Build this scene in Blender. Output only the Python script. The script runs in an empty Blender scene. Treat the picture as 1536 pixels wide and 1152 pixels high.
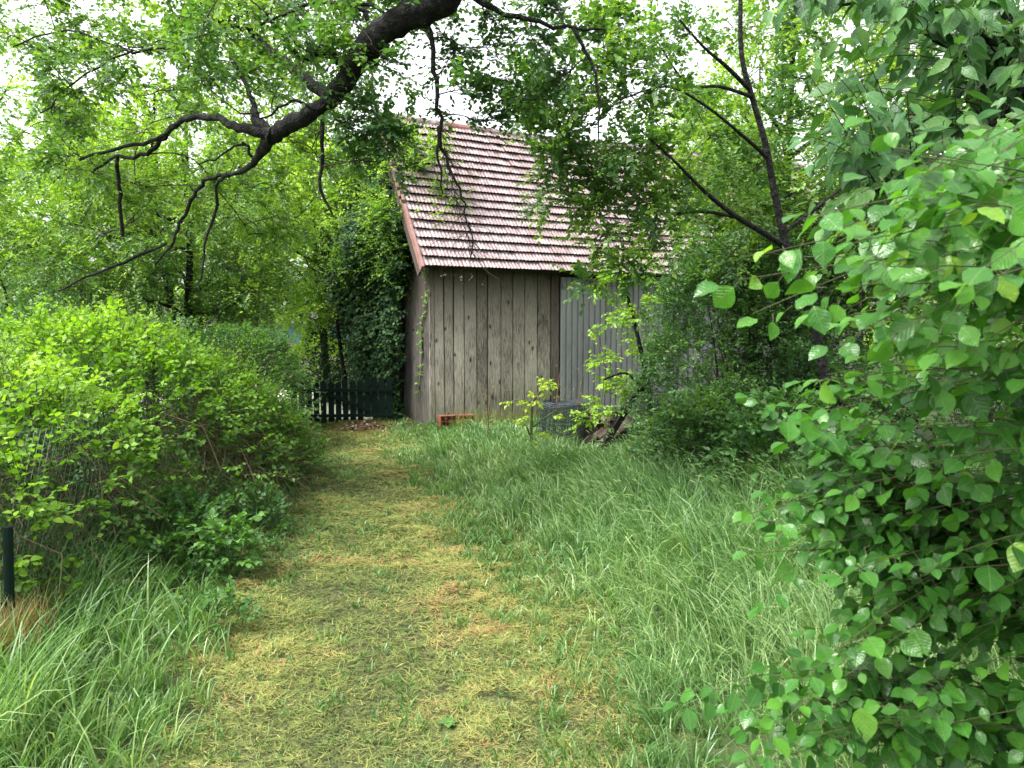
import bpy, math, random
import numpy as np
from mathutils import Vector, Matrix, Euler

R = np.random.default_rng(11)
random.seed(11)
sc = bpy.context.scene
COL = sc.collection

# ------------------------------------------------------------------ camera
F = 1160.0                       # focal length in photograph pixels (1536 wide)
EYE = np.array([0.0, 0.0, 1.6])
PITCH = math.atan(96 / F)
cam = bpy.data.cameras.new('camera')
cam.sensor_width = 36; cam.lens = F / 1536 * 36
cam.clip_start = 0.05; cam.clip_end = 600
cam.dof.use_dof = True; cam.dof.focus_distance = 7.0; cam.dof.aperture_fstop = 7.5
camo = bpy.data.objects.new('camera', cam); COL.objects.link(camo)
camo.location = EYE; camo.rotation_euler = (math.pi / 2 - PITCH, 0, 0)
sc.camera = camo

# ------------------------------------------------------------------ world, sun, exposure
SUN_EL, SUN_ROT = math.radians(60), math.radians(-115)
w = bpy.data.worlds.new('World'); sc.world = w; w.use_nodes = True
nt = w.node_tree; nt.nodes.clear()
sky = nt.nodes.new('ShaderNodeTexSky'); sky.sky_type = 'NISHITA'; sky.sun_disc = False
sky.sun_elevation = SUN_EL; sky.sun_rotation = SUN_ROT; sky.dust_density = 4; sky.air_density = 1.2
hs = nt.nodes.new('ShaderNodeHueSaturation'); hs.inputs['Saturation'].default_value = 0.12
bg = nt.nodes.new('ShaderNodeBackground'); bg.inputs['Strength'].default_value = 0.15
wo = nt.nodes.new('ShaderNodeOutputWorld')
nt.links.new(sky.outputs[0], hs.inputs['Color']); nt.links.new(hs.outputs[0], bg.inputs[0]); nt.links.new(bg.outputs[0], wo.inputs[0])
sun = bpy.data.lights.new('sun', 'SUN'); sun.energy = 1.5; sun.angle = math.radians(20); sun.color = (1, 0.97, 0.9)
suno = bpy.data.objects.new('sun', sun); COL.objects.link(suno)
# direction towards the sun: left and slightly behind the camera, high, behind thin cloud
sd = Vector((math.sin(SUN_ROT) * math.cos(SUN_EL), math.cos(SUN_ROT) * math.cos(SUN_EL), math.sin(SUN_EL)))
suno.rotation_euler = sd.to_track_quat('Z', 'Y').to_euler(); suno.location = (0, 0, 20)
vs = sc.view_settings
vs.view_transform = 'Standard'; vs.look = 'None'; vs.gamma = 1; vs.exposure = 1.95
try: vs.use_curve_mapping = False
except Exception: pass
sc.cycles.max_bounces = 7; sc.cycles.diffuse_bounces = 4; sc.cycles.transmission_bounces = 5
sc.cycles.glossy_bounces = 3; sc.cycles.caustics_reflective = False; sc.cycles.caustics_refractive = False
sc.cycles.use_denoising = True
try:
    sc.cycles.denoiser = 'OPENIMAGEDENOISE'; sc.cycles.denoising_prefilter = 'ACCURATE'
except Exception: pass

# ------------------------------------------------------------------ small maths
def at(px, py, d):
    """point at distance d (world Y) seen at photograph pixel px, py"""
    a = (px - 768) / F; b = (576 - py) / F
    v = np.array([a, math.cos(PITCH) + b * math.sin(PITCH), -math.sin(PITCH) + b * math.cos(PITCH)])
    return EYE + v * (d / v[1])
def proj(P):
    P = np.atleast_2d(P) - EYE
    fw = P[:, 1] * math.cos(PITCH) - P[:, 2] * math.sin(PITCH)
    up = P[:, 1] * math.sin(PITCH) + P[:, 2] * math.cos(PITCH)
    fw = np.where(np.abs(fw) < 1e-4, 1e-4, fw)
    return 768 + F * P[:, 0] / fw, 576 - F * up / fw, fw
def inview(P, m=260):
    x, y, f = proj(P)
    return (f > 0.2) & (x > -m) & (x < 1536 + m) & (y > -m) & (y < 1152 + m)
def nz(v):
    return v / np.maximum(np.linalg.norm(v, axis=-1, keepdims=True), 1e-9)
def rdir(n):
    return nz(R.normal(size=(n, 3)))
_gr = {}
def vn(x, y, s, seed=0):
    """smooth value noise 0..1, feature size s"""
    if seed not in _gr: _gr[seed] = np.random.default_rng(100 + seed).random((64, 64))
    g = _gr[seed]; x = np.asarray(x) / s + 500.3; y = np.asarray(y) / s + 500.7
    xi = np.floor(x).astype(int); yi = np.floor(y).astype(int); fx = x - xi; fy = y - yi
    fx = fx * fx * (3 - 2 * fx); fy = fy * fy * (3 - 2 * fy)
    a = g[xi % 64, yi % 64]; b = g[(xi + 1) % 64, yi % 64]; c = g[xi % 64, (yi + 1) % 64]; d = g[(xi + 1) % 64, (yi + 1) % 64]
    return (a * (1 - fx) + b * fx) * (1 - fy) + (c * (1 - fx) + d * fx) * fy
PCY = [0, 2.76, 4.4, 6.6, 8.8, 10.8, 13, 20]
PCX = [-0.2, -0.36, -0.68, -1.16, -1.88, -2.3, -2.7, -4.4]
PWX = [1.0, 0.9, 1.0, 0.86, 0.72, 0.85, 0.8, 0.8]
def pdist(x, y):
    """signed distance in half-widths from the mown path centre"""
    edge = 1 + 0.28 * (vn(x, y, 0.7, 5) - 0.5) + 0.2 * (vn(x, y, 0.25, 6) - 0.5)
    return (x - np.interp(y, PCY, PCX)) / (np.interp(y, PCY, PWX) * edge)
def gz(x, y):
    x = np.asarray(x, float); y = np.asarray(y, float)
    z = 0.10 * (vn(x, y, 2.2, 1) - 0.5) + 0.035 * (vn(x, y, 0.5, 2) - 0.5)
    z = z + 0.05 * np.clip(np.abs(pdist(x, y)) - 0.9, 0, 1)
    return z - 0.02

# ------------------------------------------------------------------ tags and objects
def tag(o, label=None, cat=None, group=None, kind=None):
    if label: o['label'] = label
    if cat: o['category'] = cat
    if group: o['group'] = group
    if kind: o['kind'] = kind
    return o
def empty(name, loc, label, cat, group=None, rz=0):
    o = bpy.data.objects.new(name, None); COL.objects.link(o)
    o.location = [float(v) for v in loc]; o.rotation_euler = (0, 0, rz); o.empty_display_size = 0.2
    return tag(o, label, cat, group)
def par(o, parent, world=True):
    o.parent = parent
    if world: o.matrix_parent_inverse = parent.matrix_basis.inverted()
    return o
class Acc:
    def __init__(s): s.V = []; s.F = []; s.T = []; s.U = []; s.n = 0
    def add(s, V, Fc, t=0.5, uv=None):
        V = np.asarray(V, float).reshape(-1, 3); Fc = np.asarray(Fc, int)
        s.V.append(V); s.F.append(Fc + s.n); s.n += len(V)
        s.T.append(np.broadcast_to(np.asarray(t, float), (len(V),)) if np.ndim(t) < 1 else np.asarray(t, float))
        s.U.append(np.zeros((len(V), 3)) if uv is None else uv)
    def mesh(s, name, smooth=False):
        me = bpy.data.meshes.new(name)
        V = np.concatenate(s.V).astype(np.float32)
        lp = np.concatenate([f.ravel() for f in s.F]).astype(np.int32)
        sz = np.concatenate([np.full(len(f), f.shape[1]) for f in s.F]).astype(np.int32)
        me.vertices.add(len(V)); me.vertices.foreach_set('co', V.ravel())
        me.loops.add(len(lp)); me.loops.foreach_set('vertex_index', lp)
        me.polygons.add(len(sz))
        st = np.concatenate([[0], np.cumsum(sz)[:-1]]).astype(np.int32)
        me.polygons.foreach_set('loop_start', st)
        try: me.polygons.foreach_set('loop_total', sz)
        except Exception: pass
        me.polygons.foreach_set('use_smooth', np.full(len(sz), smooth))
        a = me.attributes.new('tint', 'FLOAT', 'POINT'); a.data.foreach_set('value', np.concatenate(s.T).astype(np.float32))
        a = me.attributes.new('luv', 'FLOAT_VECTOR', 'POINT'); a.data.foreach_set('vector', np.concatenate(s.U).astype(np.float32).ravel())
        me.update(calc_edges=True)
        return me
    def build(s, name, mat, parent=None, kind=None, smooth=False, world=True):
        if not s.V: return None
        me = s.mesh(name, smooth); me.materials.append(mat)
        o = bpy.data.objects.new(name, me); COL.objects.link(o)
        if parent is not None: par(o, parent, world)
        if kind: o['kind'] = kind
        return o
def lofted(acc, P, Rd, sides=6, t=0.5, cap=True):
    """tube along polyline P (m,3) with radii Rd"""
    tubes(acc, np.asarray(P, float)[None], np.asarray(Rd, float)[None], sides, t)
def tubes(acc, P, Rd, sides=3, t=0.5):
    n, m, _ = P.shape
    if n == 0: return
    T = np.gradient(P, axis=1); T = nz(T)
    ref = np.where(np.abs(T[:, :, 2:3]) > 0.9, np.array([1.0, 0, 0]), np.array([0, 0, 1.0]))
    # keep one reference per tube so rings do not twist
    mt = nz(T.mean(axis=1, keepdims=True))
    ref = np.where(np.abs(mt[:, :, 2:3]) > 0.8, np.array([1.0, 0, 0]), np.array([0, 0, 1.0]))
    X = nz(np.cross(T, np.broadcast_to(ref, T.shape))); Y = np.cross(T, X)
    a = np.linspace(0, 2 * math.pi, sides, endpoint=False)
    V = P[:, :, None, :] + Rd[:, :, None, None] * (np.cos(a)[None, None, :, None] * X[:, :, None, :] + np.sin(a)[None, None, :, None] * Y[:, :, None, :])
    i = np.arange(m - 1)[:, None] * sides + np.arange(sides)[None, :]
    j = np.arange(m - 1)[:, None] * sides + (np.arange(sides)[None, :] + 1) % sides
    q = np.stack([i, j, j + sides, i + sides], -1).reshape(-1, 4)
    Fc = (q[None] + (np.arange(n) * m * sides)[:, None, None]).reshape(-1, 4)
    tt = np.repeat(np.broadcast_to(np.asarray(t, float), (n,)), m * sides)
    L = np.zeros((n, m, sides, 3)); L[..., 1] = np.linspace(0, 1, m)[None, :, None]; L[..., 0] = (a / 6.283)[None, None, :]
    acc.add(V.reshape(-1, 3), Fc, tt, L.reshape(-1, 3))
def box(acc, c, s, rot=None, t=0.5, jit=0):
    c = np.asarray(c, float); s = np.asarray(s, float) / 2
    V = np.array([[x, y, z] for x in (-1, 1) for y in (-1, 1) for z in (-1, 1)], float) * s
    if jit: V += R.normal(size=V.shape) * jit
    if rot is not None: V = V @ np.array(Euler(rot).to_matrix()).T
    Fc = [[0, 1, 3, 2], [4, 6, 7, 5], [0, 4, 5, 1], [2, 3, 7, 6], [0, 2, 6, 4], [1, 5, 7, 3]]
    acc.add(V + c, Fc, t, V / np.maximum(s.max(), 1e-6))

# ------------------------------------------------------------------ materials
def mat(name):
    m = bpy.data.materials.new(name); m.use_nodes = True
    n = m.node_tree; n.nodes.clear()
    out = n.nodes.new('ShaderNodeOutputMaterial')
    return m, n, out
def N(n, t, **k):
    o = n.nodes.new(t)
    for a, b in k.items(): setattr(o, a, b)
    return o
def ramp(n, fac, stops):
    r = N(n, 'ShaderNodeValToRGB'); e = r.color_ramp.elements
    while len(e) > 1: e.remove(e[-1])
    e[0].position = stops[0][0]; e[0].color = (*stops[0][1], 1)
    for p, c in stops[1:]:
        x = e.new(p); x.color = (*c, 1)
    n.links.new(fac, r.inputs[0]); return r.outputs[0]
def mth(n, op, a, b=None, c=None, clamp=False):
    m = N(n, 'ShaderNodeMath', operation=op); m.use_clamp = clamp
    for i, v in enumerate((a, b, c)):
        if v is None: continue
        if isinstance(v, (int, float)): m.inputs[i].default_value = v
        else: n.links.new(v, m.inputs[i])
    return m.outputs[0]
def mixc(n, fac, a, b, mode='MIX'):
    m = N(n, 'ShaderNodeMix', data_type='RGBA', blend_type=mode)
    for i, v in ((0, fac), (6, a), (7, b)):
        if isinstance(v, (int, float)): m.inputs[i].default_value = v
        elif isinstance(v, tuple): m.inputs[i].default_value = (*v, 1)
        else: n.links.new(v, m.inputs[i])
    return m.outputs[2]
def noise(n, scale, detail=4, vec=None, rough=0.55):
    t = N(n, 'ShaderNodeTexNoise'); t.inputs['Scale'].default_value = scale; t.inputs['Detail'].default_value = detail; t.inputs['Roughness'].default_value = rough
    if vec is not None: n.links.new(vec, t.inputs['Vector'])
    return t.outputs['Fac']
def leafmat(name, stops, trans=0.38, tcol=(1.25, 1.25, 0.45), rough=0.42, veins=False, objrand=False, spec=0.5):
    m, n, out = mat(name)
    at_ = N(n, 'ShaderNodeAttribute', attribute_name='tint')
    f = at_.outputs['Fac']
    if objrand:
        oi = N(n, 'ShaderNodeObjectInfo')
        f = mth(n, 'ADD', f, mth(n, 'MULTIPLY', mth(n, 'SUBTRACT', oi.outputs['Random'], 0.5), 0.5), clamp=True)
    c = ramp(n, f, stops)
    pb = N(n, 'ShaderNodeBsdfPrincipled')
    if veins:
        lu = N(n, 'ShaderNodeAttribute', attribute_name='luv')
        sx = N(n, 'ShaderNodeSeparateXYZ'); n.links.new(lu.outputs['Vector'], sx.inputs[0])
        ax = mth(n, 'ABSOLUTE', sx.outputs[0])
        rib = mth(n, 'LESS_THAN', ax, 0.016)
        # side veins run obliquely from the midrib
        ph = mth(n, 'SUBTRACT', sx.outputs[1], mth(n, 'MULTIPLY', ax, 0.9))
        sv = mth(n, 'SINE', mth(n, 'MULTIPLY', ph, 44.0))
        svm = mth(n, 'POWER', mth(n, 'MAXIMUM', sv, 0.0), 9.0)
        vein = mth(n, 'MAXIMUM', mth(n, 'MULTIPLY', svm, 0.3), mth(n, 'MULTIPLY', rib, 0.7))
        geo = N(n, 'ShaderNodeNewGeometry')
        blot = noise(n, 45, 3, geo.outputs['Position'])
        c = mixc(n, mth(n, 'MULTIPLY', mth(n, 'SUBTRACT', blot, 0.45, clamp=True), 1.2, clamp=True), c, (0.07, 0.17, 0.03))
        c = mixc(n, mth(n, 'MULTIPLY', vein, 0.55), c, (0.18, 0.32, 0.09))
        sp_ = noise(n, 160, 2, geo.outputs['Position'])
        c = mixc(n, mth(n, 'MULTIPLY', mth(n, 'SUBTRACT', sp_, 0.69, clamp=True), 9.0, clamp=True), c, (0.14, 0.09, 0.03))
        bp = N(n, 'ShaderNodeBump'); bp.inputs['Strength'].default_value = 0.8; bp.inputs['Distance'].default_value = 0.004
        h = mth(n, 'SUBTRACT', blot, vein)
        n.links.new(h, bp.inputs['Height']); n.links.new(bp.outputs[0], pb.inputs['Normal'])
    n.links.new(c, pb.inputs['Base Color']); pb.inputs['Roughness'].default_value = rough
    pb.inputs['Specular IOR Level'].default_value = spec
    tr = N(n, 'ShaderNodeBsdfTranslucent')
    tc = mixc(n, 1.0, c, tcol, 'MULTIPLY'); n.links.new(tc, tr.inputs[0])
    mx = N(n, 'ShaderNodeMixShader'); mx.inputs[0].default_value = trans
    n.links.new(pb.outputs[0], mx.inputs[1]); n.links.new(tr.outputs[0], mx.inputs[2]); n.links.new(mx.outputs[0], out.inputs[0])
    return m
def surf(name, stops, scale=8, rough=0.8, bump=0.3, bdist=0.01, vecscale=(1, 1, 1), detail=6, objrand=0.0, spec=0.3, fine=60, tint=0.0, metallic=0.0):
    """noise coloured surface in object space; tint attribute and object random may shift it"""
    m, n, out = mat(name)
    tc = N(n, 'ShaderNodeTexCoord'); mp = N(n, 'ShaderNodeMapping'); mp.inputs['Scale'].default_value = vecscale
    oi = N(n, 'ShaderNodeObjectInfo')
    off = N(n, 'ShaderNodeVectorMath', operation='SCALE'); cb = N(n, 'ShaderNodeCombineXYZ')
    for i in range(3): n.links.new(mth(n, 'MULTIPLY', oi.outputs['Random'], 17.0 + 9 * i), cb.inputs[i])
    ad = N(n, 'ShaderNodeVectorMath', operation='ADD'); n.links.new(tc.outputs['Object'], ad.inputs[0]); n.links.new(cb.outputs[0], ad.inputs[1])
    n.links.new(ad.outputs[0], mp.inputs[0])
    a = noise(n, scale, detail, mp.outputs[0]); b = noise(n, fine, 3, mp.outputs[0])
    f = mth(n, 'ADD', mth(n, 'MULTIPLY', a, 0.75), mth(n, 'MULTIPLY', b, 0.25))
    if objrand: f = mth(n, 'ADD', f, mth(n, 'MULTIPLY', mth(n, 'SUBTRACT', oi.outputs['Random'], 0.5), objrand))
    if tint:
        t_ = N(n, 'ShaderNodeAttribute', attribute_name='tint')
        f = mth(n, 'ADD', f, mth(n, 'MULTIPLY', mth(n, 'SUBTRACT', t_.outputs['Fac'], 0.5), tint))
    c = ramp(n, f, stops)
    pb = N(n, 'ShaderNodeBsdfPrincipled'); n.links.new(c, pb.inputs['Base Color'])
    pb.inputs['Roughness'].default_value = rough; pb.inputs['Specular IOR Level'].default_value = spec; pb.inputs['Metallic'].default_value = metallic
    if bump:
        bp = N(n, 'ShaderNodeBump'); bp.inputs['Strength'].default_value = bump; bp.inputs['Distance'].default_value = bdist
        n.links.new(f, bp.inputs['Height']); n.links.new(bp.outputs[0], pb.inputs['Normal'])
    n.links.new(pb.outputs[0], out.inputs[0])
    return m

M = {}
M['bark'] = surf('bark', [(0.38, (0.0015, 0.0015, 0.0015)), (0.5, (0.006, 0.0058, 0.0055)), (0.62, (0.026, 0.027, 0.022))], 20, 0.9, 1.0, 0.09, (1, 0.7, 1), fine=75, detail=8)
M['twig'] = surf('twig', [(0.3, (0.012, 0.009, 0.007)), (0.7, (0.04, 0.03, 0.022))], 20, 0.75, 0)
M['greentwig'] = surf('green_twig', [(0.3, (0.03, 0.05, 0.015)), (0.7, (0.08, 0.07, 0.03))], 20, 0.6, 0)
M['deadstem'] = surf('dead_stem', [(0.3, (0.06, 0.038, 0.024)), (0.7, (0.2, 0.135, 0.085))], 20, 0.9, 0, tint=0.6)
M['leaf_lime'] = leafmat('leaf_lime', [(0, (0.07, 0.16, 0.035)), (0.45, (0.17, 0.33, 0.045)), (1, (0.37, 0.55, 0.075))], 0.5)
M['leaf_mid'] = leafmat('leaf_mid', [(0, (0.04, 0.105, 0.042)), (0.5, (0.075, 0.18, 0.05)), (0.8, (0.14, 0.27, 0.05)), (1, (0.24, 0.38, 0.05))], 0.45)
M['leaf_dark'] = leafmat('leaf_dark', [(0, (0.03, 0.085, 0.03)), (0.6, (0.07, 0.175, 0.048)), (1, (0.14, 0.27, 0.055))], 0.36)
M['leaf_ivy'] = leafmat('leaf_ivy', [(0, (0.01, 0.036, 0.012)), (0.7, (0.024, 0.075, 0.02)), (1, (0.07, 0.15, 0.03))], 0.15, rough=0.6, spec=0.25)
M['leaf_hedge'] = leafmat('leaf_hedge', [(0, (0.035, 0.11, 0.015)), (0.35, (0.13, 0.29, 0.022)), (0.62, (0.21, 0.42, 0.03)), (1, (0.37, 0.56, 0.05))], 0.42, objrand=True, veins=True)
M['leaf_near'] = leafmat('leaf_near', [(0, (0.02, 0.085, 0.014)), (0.5, (0.05, 0.19, 0.024)), (0.85, (0.1, 0.28, 0.03)), (1, (0.22, 0.4, 0.035))], 0.42, rough=0.27, veins=True, objrand=True, spec=0.45)
M['leaf_tall'] = leafmat('leaf_tall', [(0, (0.022, 0.08, 0.03)), (0.6, (0.045, 0.15, 0.04)), (1, (0.1, 0.23, 0.045))], 0.35, rough=0.4, veins=True, objrand=True, spec=0.4)
M['leaf_weed'] = leafmat('leaf_weed', [(0, (0.03, 0.1, 0.02)), (0.5, (0.06, 0.17, 0.035)), (1, (0.12, 0.28, 0.05))], 0.35, rough=0.42, veins=True, objrand=True)
M['leaf_yellow'] = leafmat('leaf_yellow', [(0, (0.2, 0.34, 0.03)), (1, (0.4, 0.5, 0.05))], 0.45, objrand=True)
M['grass'] = leafmat('grass_blade', [(0, (0.035, 0.095, 0.02)), (0.4, (0.085, 0.19, 0.045)), (0.72, (0.2, 0.34, 0.12)), (1, (0.42, 0.5, 0.22))], 0.38, rough=0.38, tcol=(1.1, 1.2, 0.5))
M['hay'] = leafmat('cut_hay', [(0, (0.03, 0.03, 0.012)), (0.22, (0.08, 0.11, 0.03)), (0.48, (0.175, 0.225, 0.056)), (0.75, (0.32, 0.32, 0.09)), (0.9, (0.39, 0.28, 0.11)), (1, (0.3, 0.16, 0.08))], 0.2, rough=0.7, tcol=(1.1, 1.05, 0.5), spec=0.25)

# ------------------------------------------------------------------ leaf templates
def tmpl(rows, wid, fold=0.1, curl=0.12, wave=0.0):
    """ovate leaf: base at origin, length 1 along +Y, wid = half-width per row"""
    ys = np.linspace(0, 1, rows + 1); V = []; U = []
    V.append([0, 0, 0]); U.append([0, 0, 0])
    for i in range(1, rows):
        y = ys[i]; h = np.interp(y, np.linspace(0, 1, len(wid)), wid)
        z = -curl * y * y
        wv = wave * math.sin(i * 2.3)
        V += [[-h, y, z + fold * h + wv], [0, y, z], [h, y, z + fold * h - wv]]
        U += [[-h, y, 0], [0, y, 0], [h, y, 0]]
    V.append([0, 1, -curl]); U.append([0, 1, 0])
    Fc = [[0, 2, 1], [0, 3, 2]]
    for i in range(rows - 2):
        a = 1 + 3 * i; b = a + 3
        Fc += [[a, a + 1, b + 1], [a, b + 1, b], [a + 1, a + 2, b + 2], [a + 1, b + 2, b + 1]]
    a = 1 + 3 * (rows - 2); e = len(V) - 1
    Fc += [[a, a + 1, e], [a + 1, a + 2, e]]
    return np.array(V, float), np.array(Fc), np.array(U, float)
OV = [0.02, 0.17, 0.29, 0.355, 0.37, 0.34, 0.26, 0.14, 0.0]
LN = [0.04, 0.15, 0.22, 0.25, 0.24, 0.2, 0.14, 0.07, 0.0]
T2 = (np.array([[0, 0, 0], [-0.34, 0.42, 0.05], [0, 1, -0.05], [0.34, 0.42, 0.05]], float), np.array([[0, 2, 1], [0, 3, 2]]), np.array([[0, 0, 0], [-0.34, 0.42, 0], [0, 1, 0], [0.34, 0.42, 0]], float))
T6 = tmpl(2, [0.05, 0.3, 0.37, 0.3, 0.0], 0.25, 0.18)
T10 = tmpl(4, OV, 0.25, 0.2)
T22 = tmpl(7, OV, 0.22, 0.22, 0.015)
def place(acc, tp, pos, yd, nr, size, tint, wid=1.0):
    T, Fc, U = tp; n = len(pos)
    if n == 0: return
    y = nz(yd); x = nz(np.cross(y, nr)); z = np.cross(x, y)
    V = pos[:, None, :] + size[:, None, None] * (wid * T[None, :, 0:1] * x[:, None, :] + T[None, :, 1:2] * y[:, None, :] + T[None, :, 2:3] * z[:, None, :])
    Fa = (Fc[None] + (np.arange(n) * len(T))[:, None, None]).reshape(-1, 3)
    acc.add(V.reshape(-1, 3), Fa, np.repeat(tint, len(T)), np.tile(U, (n, 1)))
_lm = {}
def single_leaves(parent, key, tpls, mt, pos, yd, nr, size, tint, keep, wid=1.0, acc=None, name='leaf', rt=None):
    """the leaves that show largest become objects sharing meshes, the rest go to acc"""
    x, y, f = proj(pos); show = np.where((x > -15) & (x < 1551) & (y > -15) & (y < 1167) & (f > 0.3), size / np.maximum(f, 0.3), -1)
    order = np.argsort(-show); pick = order[:keep]; pick = pick[show[pick] > 0]
    rest = np.setdiff1d(np.arange(len(pos)), pick)
    if key not in _lm:
        ms = []
        for i, tp in enumerate(tpls):
            for t in (0.25, 0.5, 0.75):
                a = Acc(); T = tp[0].copy(); T[:, 0] *= wid
                a.add(T, tp[1], t, tp[2]); me = a.mesh(name, True); me.materials.append(mt); ms.append(me)
        _lm[key] = ms
    ms = _lm[key]
    yy = nz(yd); xx = nz(np.cross(yy, nr)); zz = np.cross(xx, yy)
    inv = parent.matrix_basis.inverted()
    for i in pick:
        tb = min(2, int(tint[i] * 3)); me = ms[random.randrange(len(tpls)) * 3 + tb]
        o = bpy.data.objects.new(name, me); COL.objects.link(o); o.parent = parent
        s = size[i]; m = Matrix.Identity(4)
        for k in range(3):
            m[k][0] = xx[i, k] * s; m[k][1] = yy[i, k] * s; m[k][2] = zz[i, k] * s; m[k][3] = pos[i, k]
        o.matrix_parent_inverse = inv; o.matrix_basis = m
    if len(rest) and acc is not None:
        place(acc, rt or tpls[0], pos[rest], yd[rest], nr[rest], size[rest], tint[rest], wid)
NEAR_T = [tmpl(8, OV, 0.2, 0.15, 0.022), tmpl(8, OV, 0.4, 0.3, -0.02), tmpl(8, [v * 1.15 for v in OV], 0.1, 0.42, 0.03), tmpl(8, [v * 0.88 for v in OV], 0.3, 0.0, 0.026), tmpl(8, [v * 1.05 for v in OV], -0.12, 0.25, 0.03)]
TALL_T = [tmpl(7, LN, 0.25, 0.2, 0.008), tmpl(7, LN, 0.4, 0.35, -0.008), tmpl(7, [v * 1.15 for v in LN], 0.15, 0.1, 0.01)]
SM_T = [T10, tmpl(4, OV, 0.4, 0.35), tmpl(4, [v * 0.85 for v in OV], 0.15, 0.1)]

def spray(P, D, L, k, size, droop=0.25, splay=0.8, wob=0.3, sag=0.12, szj=0.35, t0=0.12):
    """alternate leaves along twigs. P,D (n,3), L (n). returns twig polylines and leaf arrays"""
    n = len(P); D = nz(D)
    S = nz(np.cross(D, np.array([0, 0, 1.0]) + 0.01 * R.normal(size=(n, 3)))); U = np.cross(S, D)
    t = (np.arange(k) + 0.5) / k; t = t0 + (1 - t0) * t
    pos = P[:, None] + D[:, None] * (L[:, None] * t)[..., None]
    pos[..., 2] -= sag * (L[:, None] * t ** 2)
    sg = np.where(np.arange(k) % 2 == 0, 1.0, -1.0) * splay; sg[-1] = 0.0
    ld = D[:, None] * 0.6 + S[:, None] * sg[None, :, None] + wob * R.normal(size=(n, k, 3))
    ld[..., 2] -= droop
    nr = U[:, None] * 1.0 + np.array([0, 0, 0.35]) + 0.45 * R.normal(size=(n, k, 3))
    s = size * (1 - szj * R.random((n, k))) * (0.75 + 0.4 * np.sin(np.linspace(0.5, 2.6, k)))[None]
    tw = P[:, None] + D[:, None] * (L[:, None] * np.linspace(0, 1, 4)[None])[..., None]
    tw[..., 2] -= sag * L[:, None] * (np.linspace(0, 1, 4) ** 2)[None]
    return tw, pos.reshape(-1, 3), ld.reshape(-1, 3), nr.reshape(-1, 3), s.ravel()

def bez(a, b, c, m):
    t = np.linspace(0, 1, m)[:, None]
    return (1 - t) ** 2 * a + 2 * t * (1 - t) * b + t * t * c
def px_path(pts):
    """[(px, py, depth, width px)] -> smooth world polyline and radii"""
    P = np.array([at(a, b, d) for a, b, d, w_ in pts]); Rr = np.array([w_ / 2 / F * d for a, b, d, w_ in pts])
    return smooth(P, Rr)
def smooth(P, Rr, sub=4, jit=0.0):
    P = np.asarray(P, float); Rr = np.asarray(Rr, float)
    m = len(P); out = []; rr = []
    for i in range(m - 1):
        p0 = P[max(i - 1, 0)]; p1 = P[i]; p2 = P[i + 1]; p3 = P[min(i + 2, m - 1)]
        for s in range(sub):
            t = s / sub
            out.append(0.5 * ((2 * p1) + (-p0 + p2) * t + (2 * p0 - 5 * p1 + 4 * p2 - p3) * t * t + (-p0 + 3 * p1 - 3 * p2 + p3) * t ** 3))
            rr.append(Rr[i] * (1 - t) + Rr[i + 1] * t)
    out.append(P[-1]); rr.append(Rr[-1])
    out = np.array(out); rr = np.array(rr)
    if jit: out[1:-1] += R.normal(size=out[1:-1].shape) * jit
    return out, rr
def seed(k):
    global R
    R = np.random.default_rng(k); random.seed(k)

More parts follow.
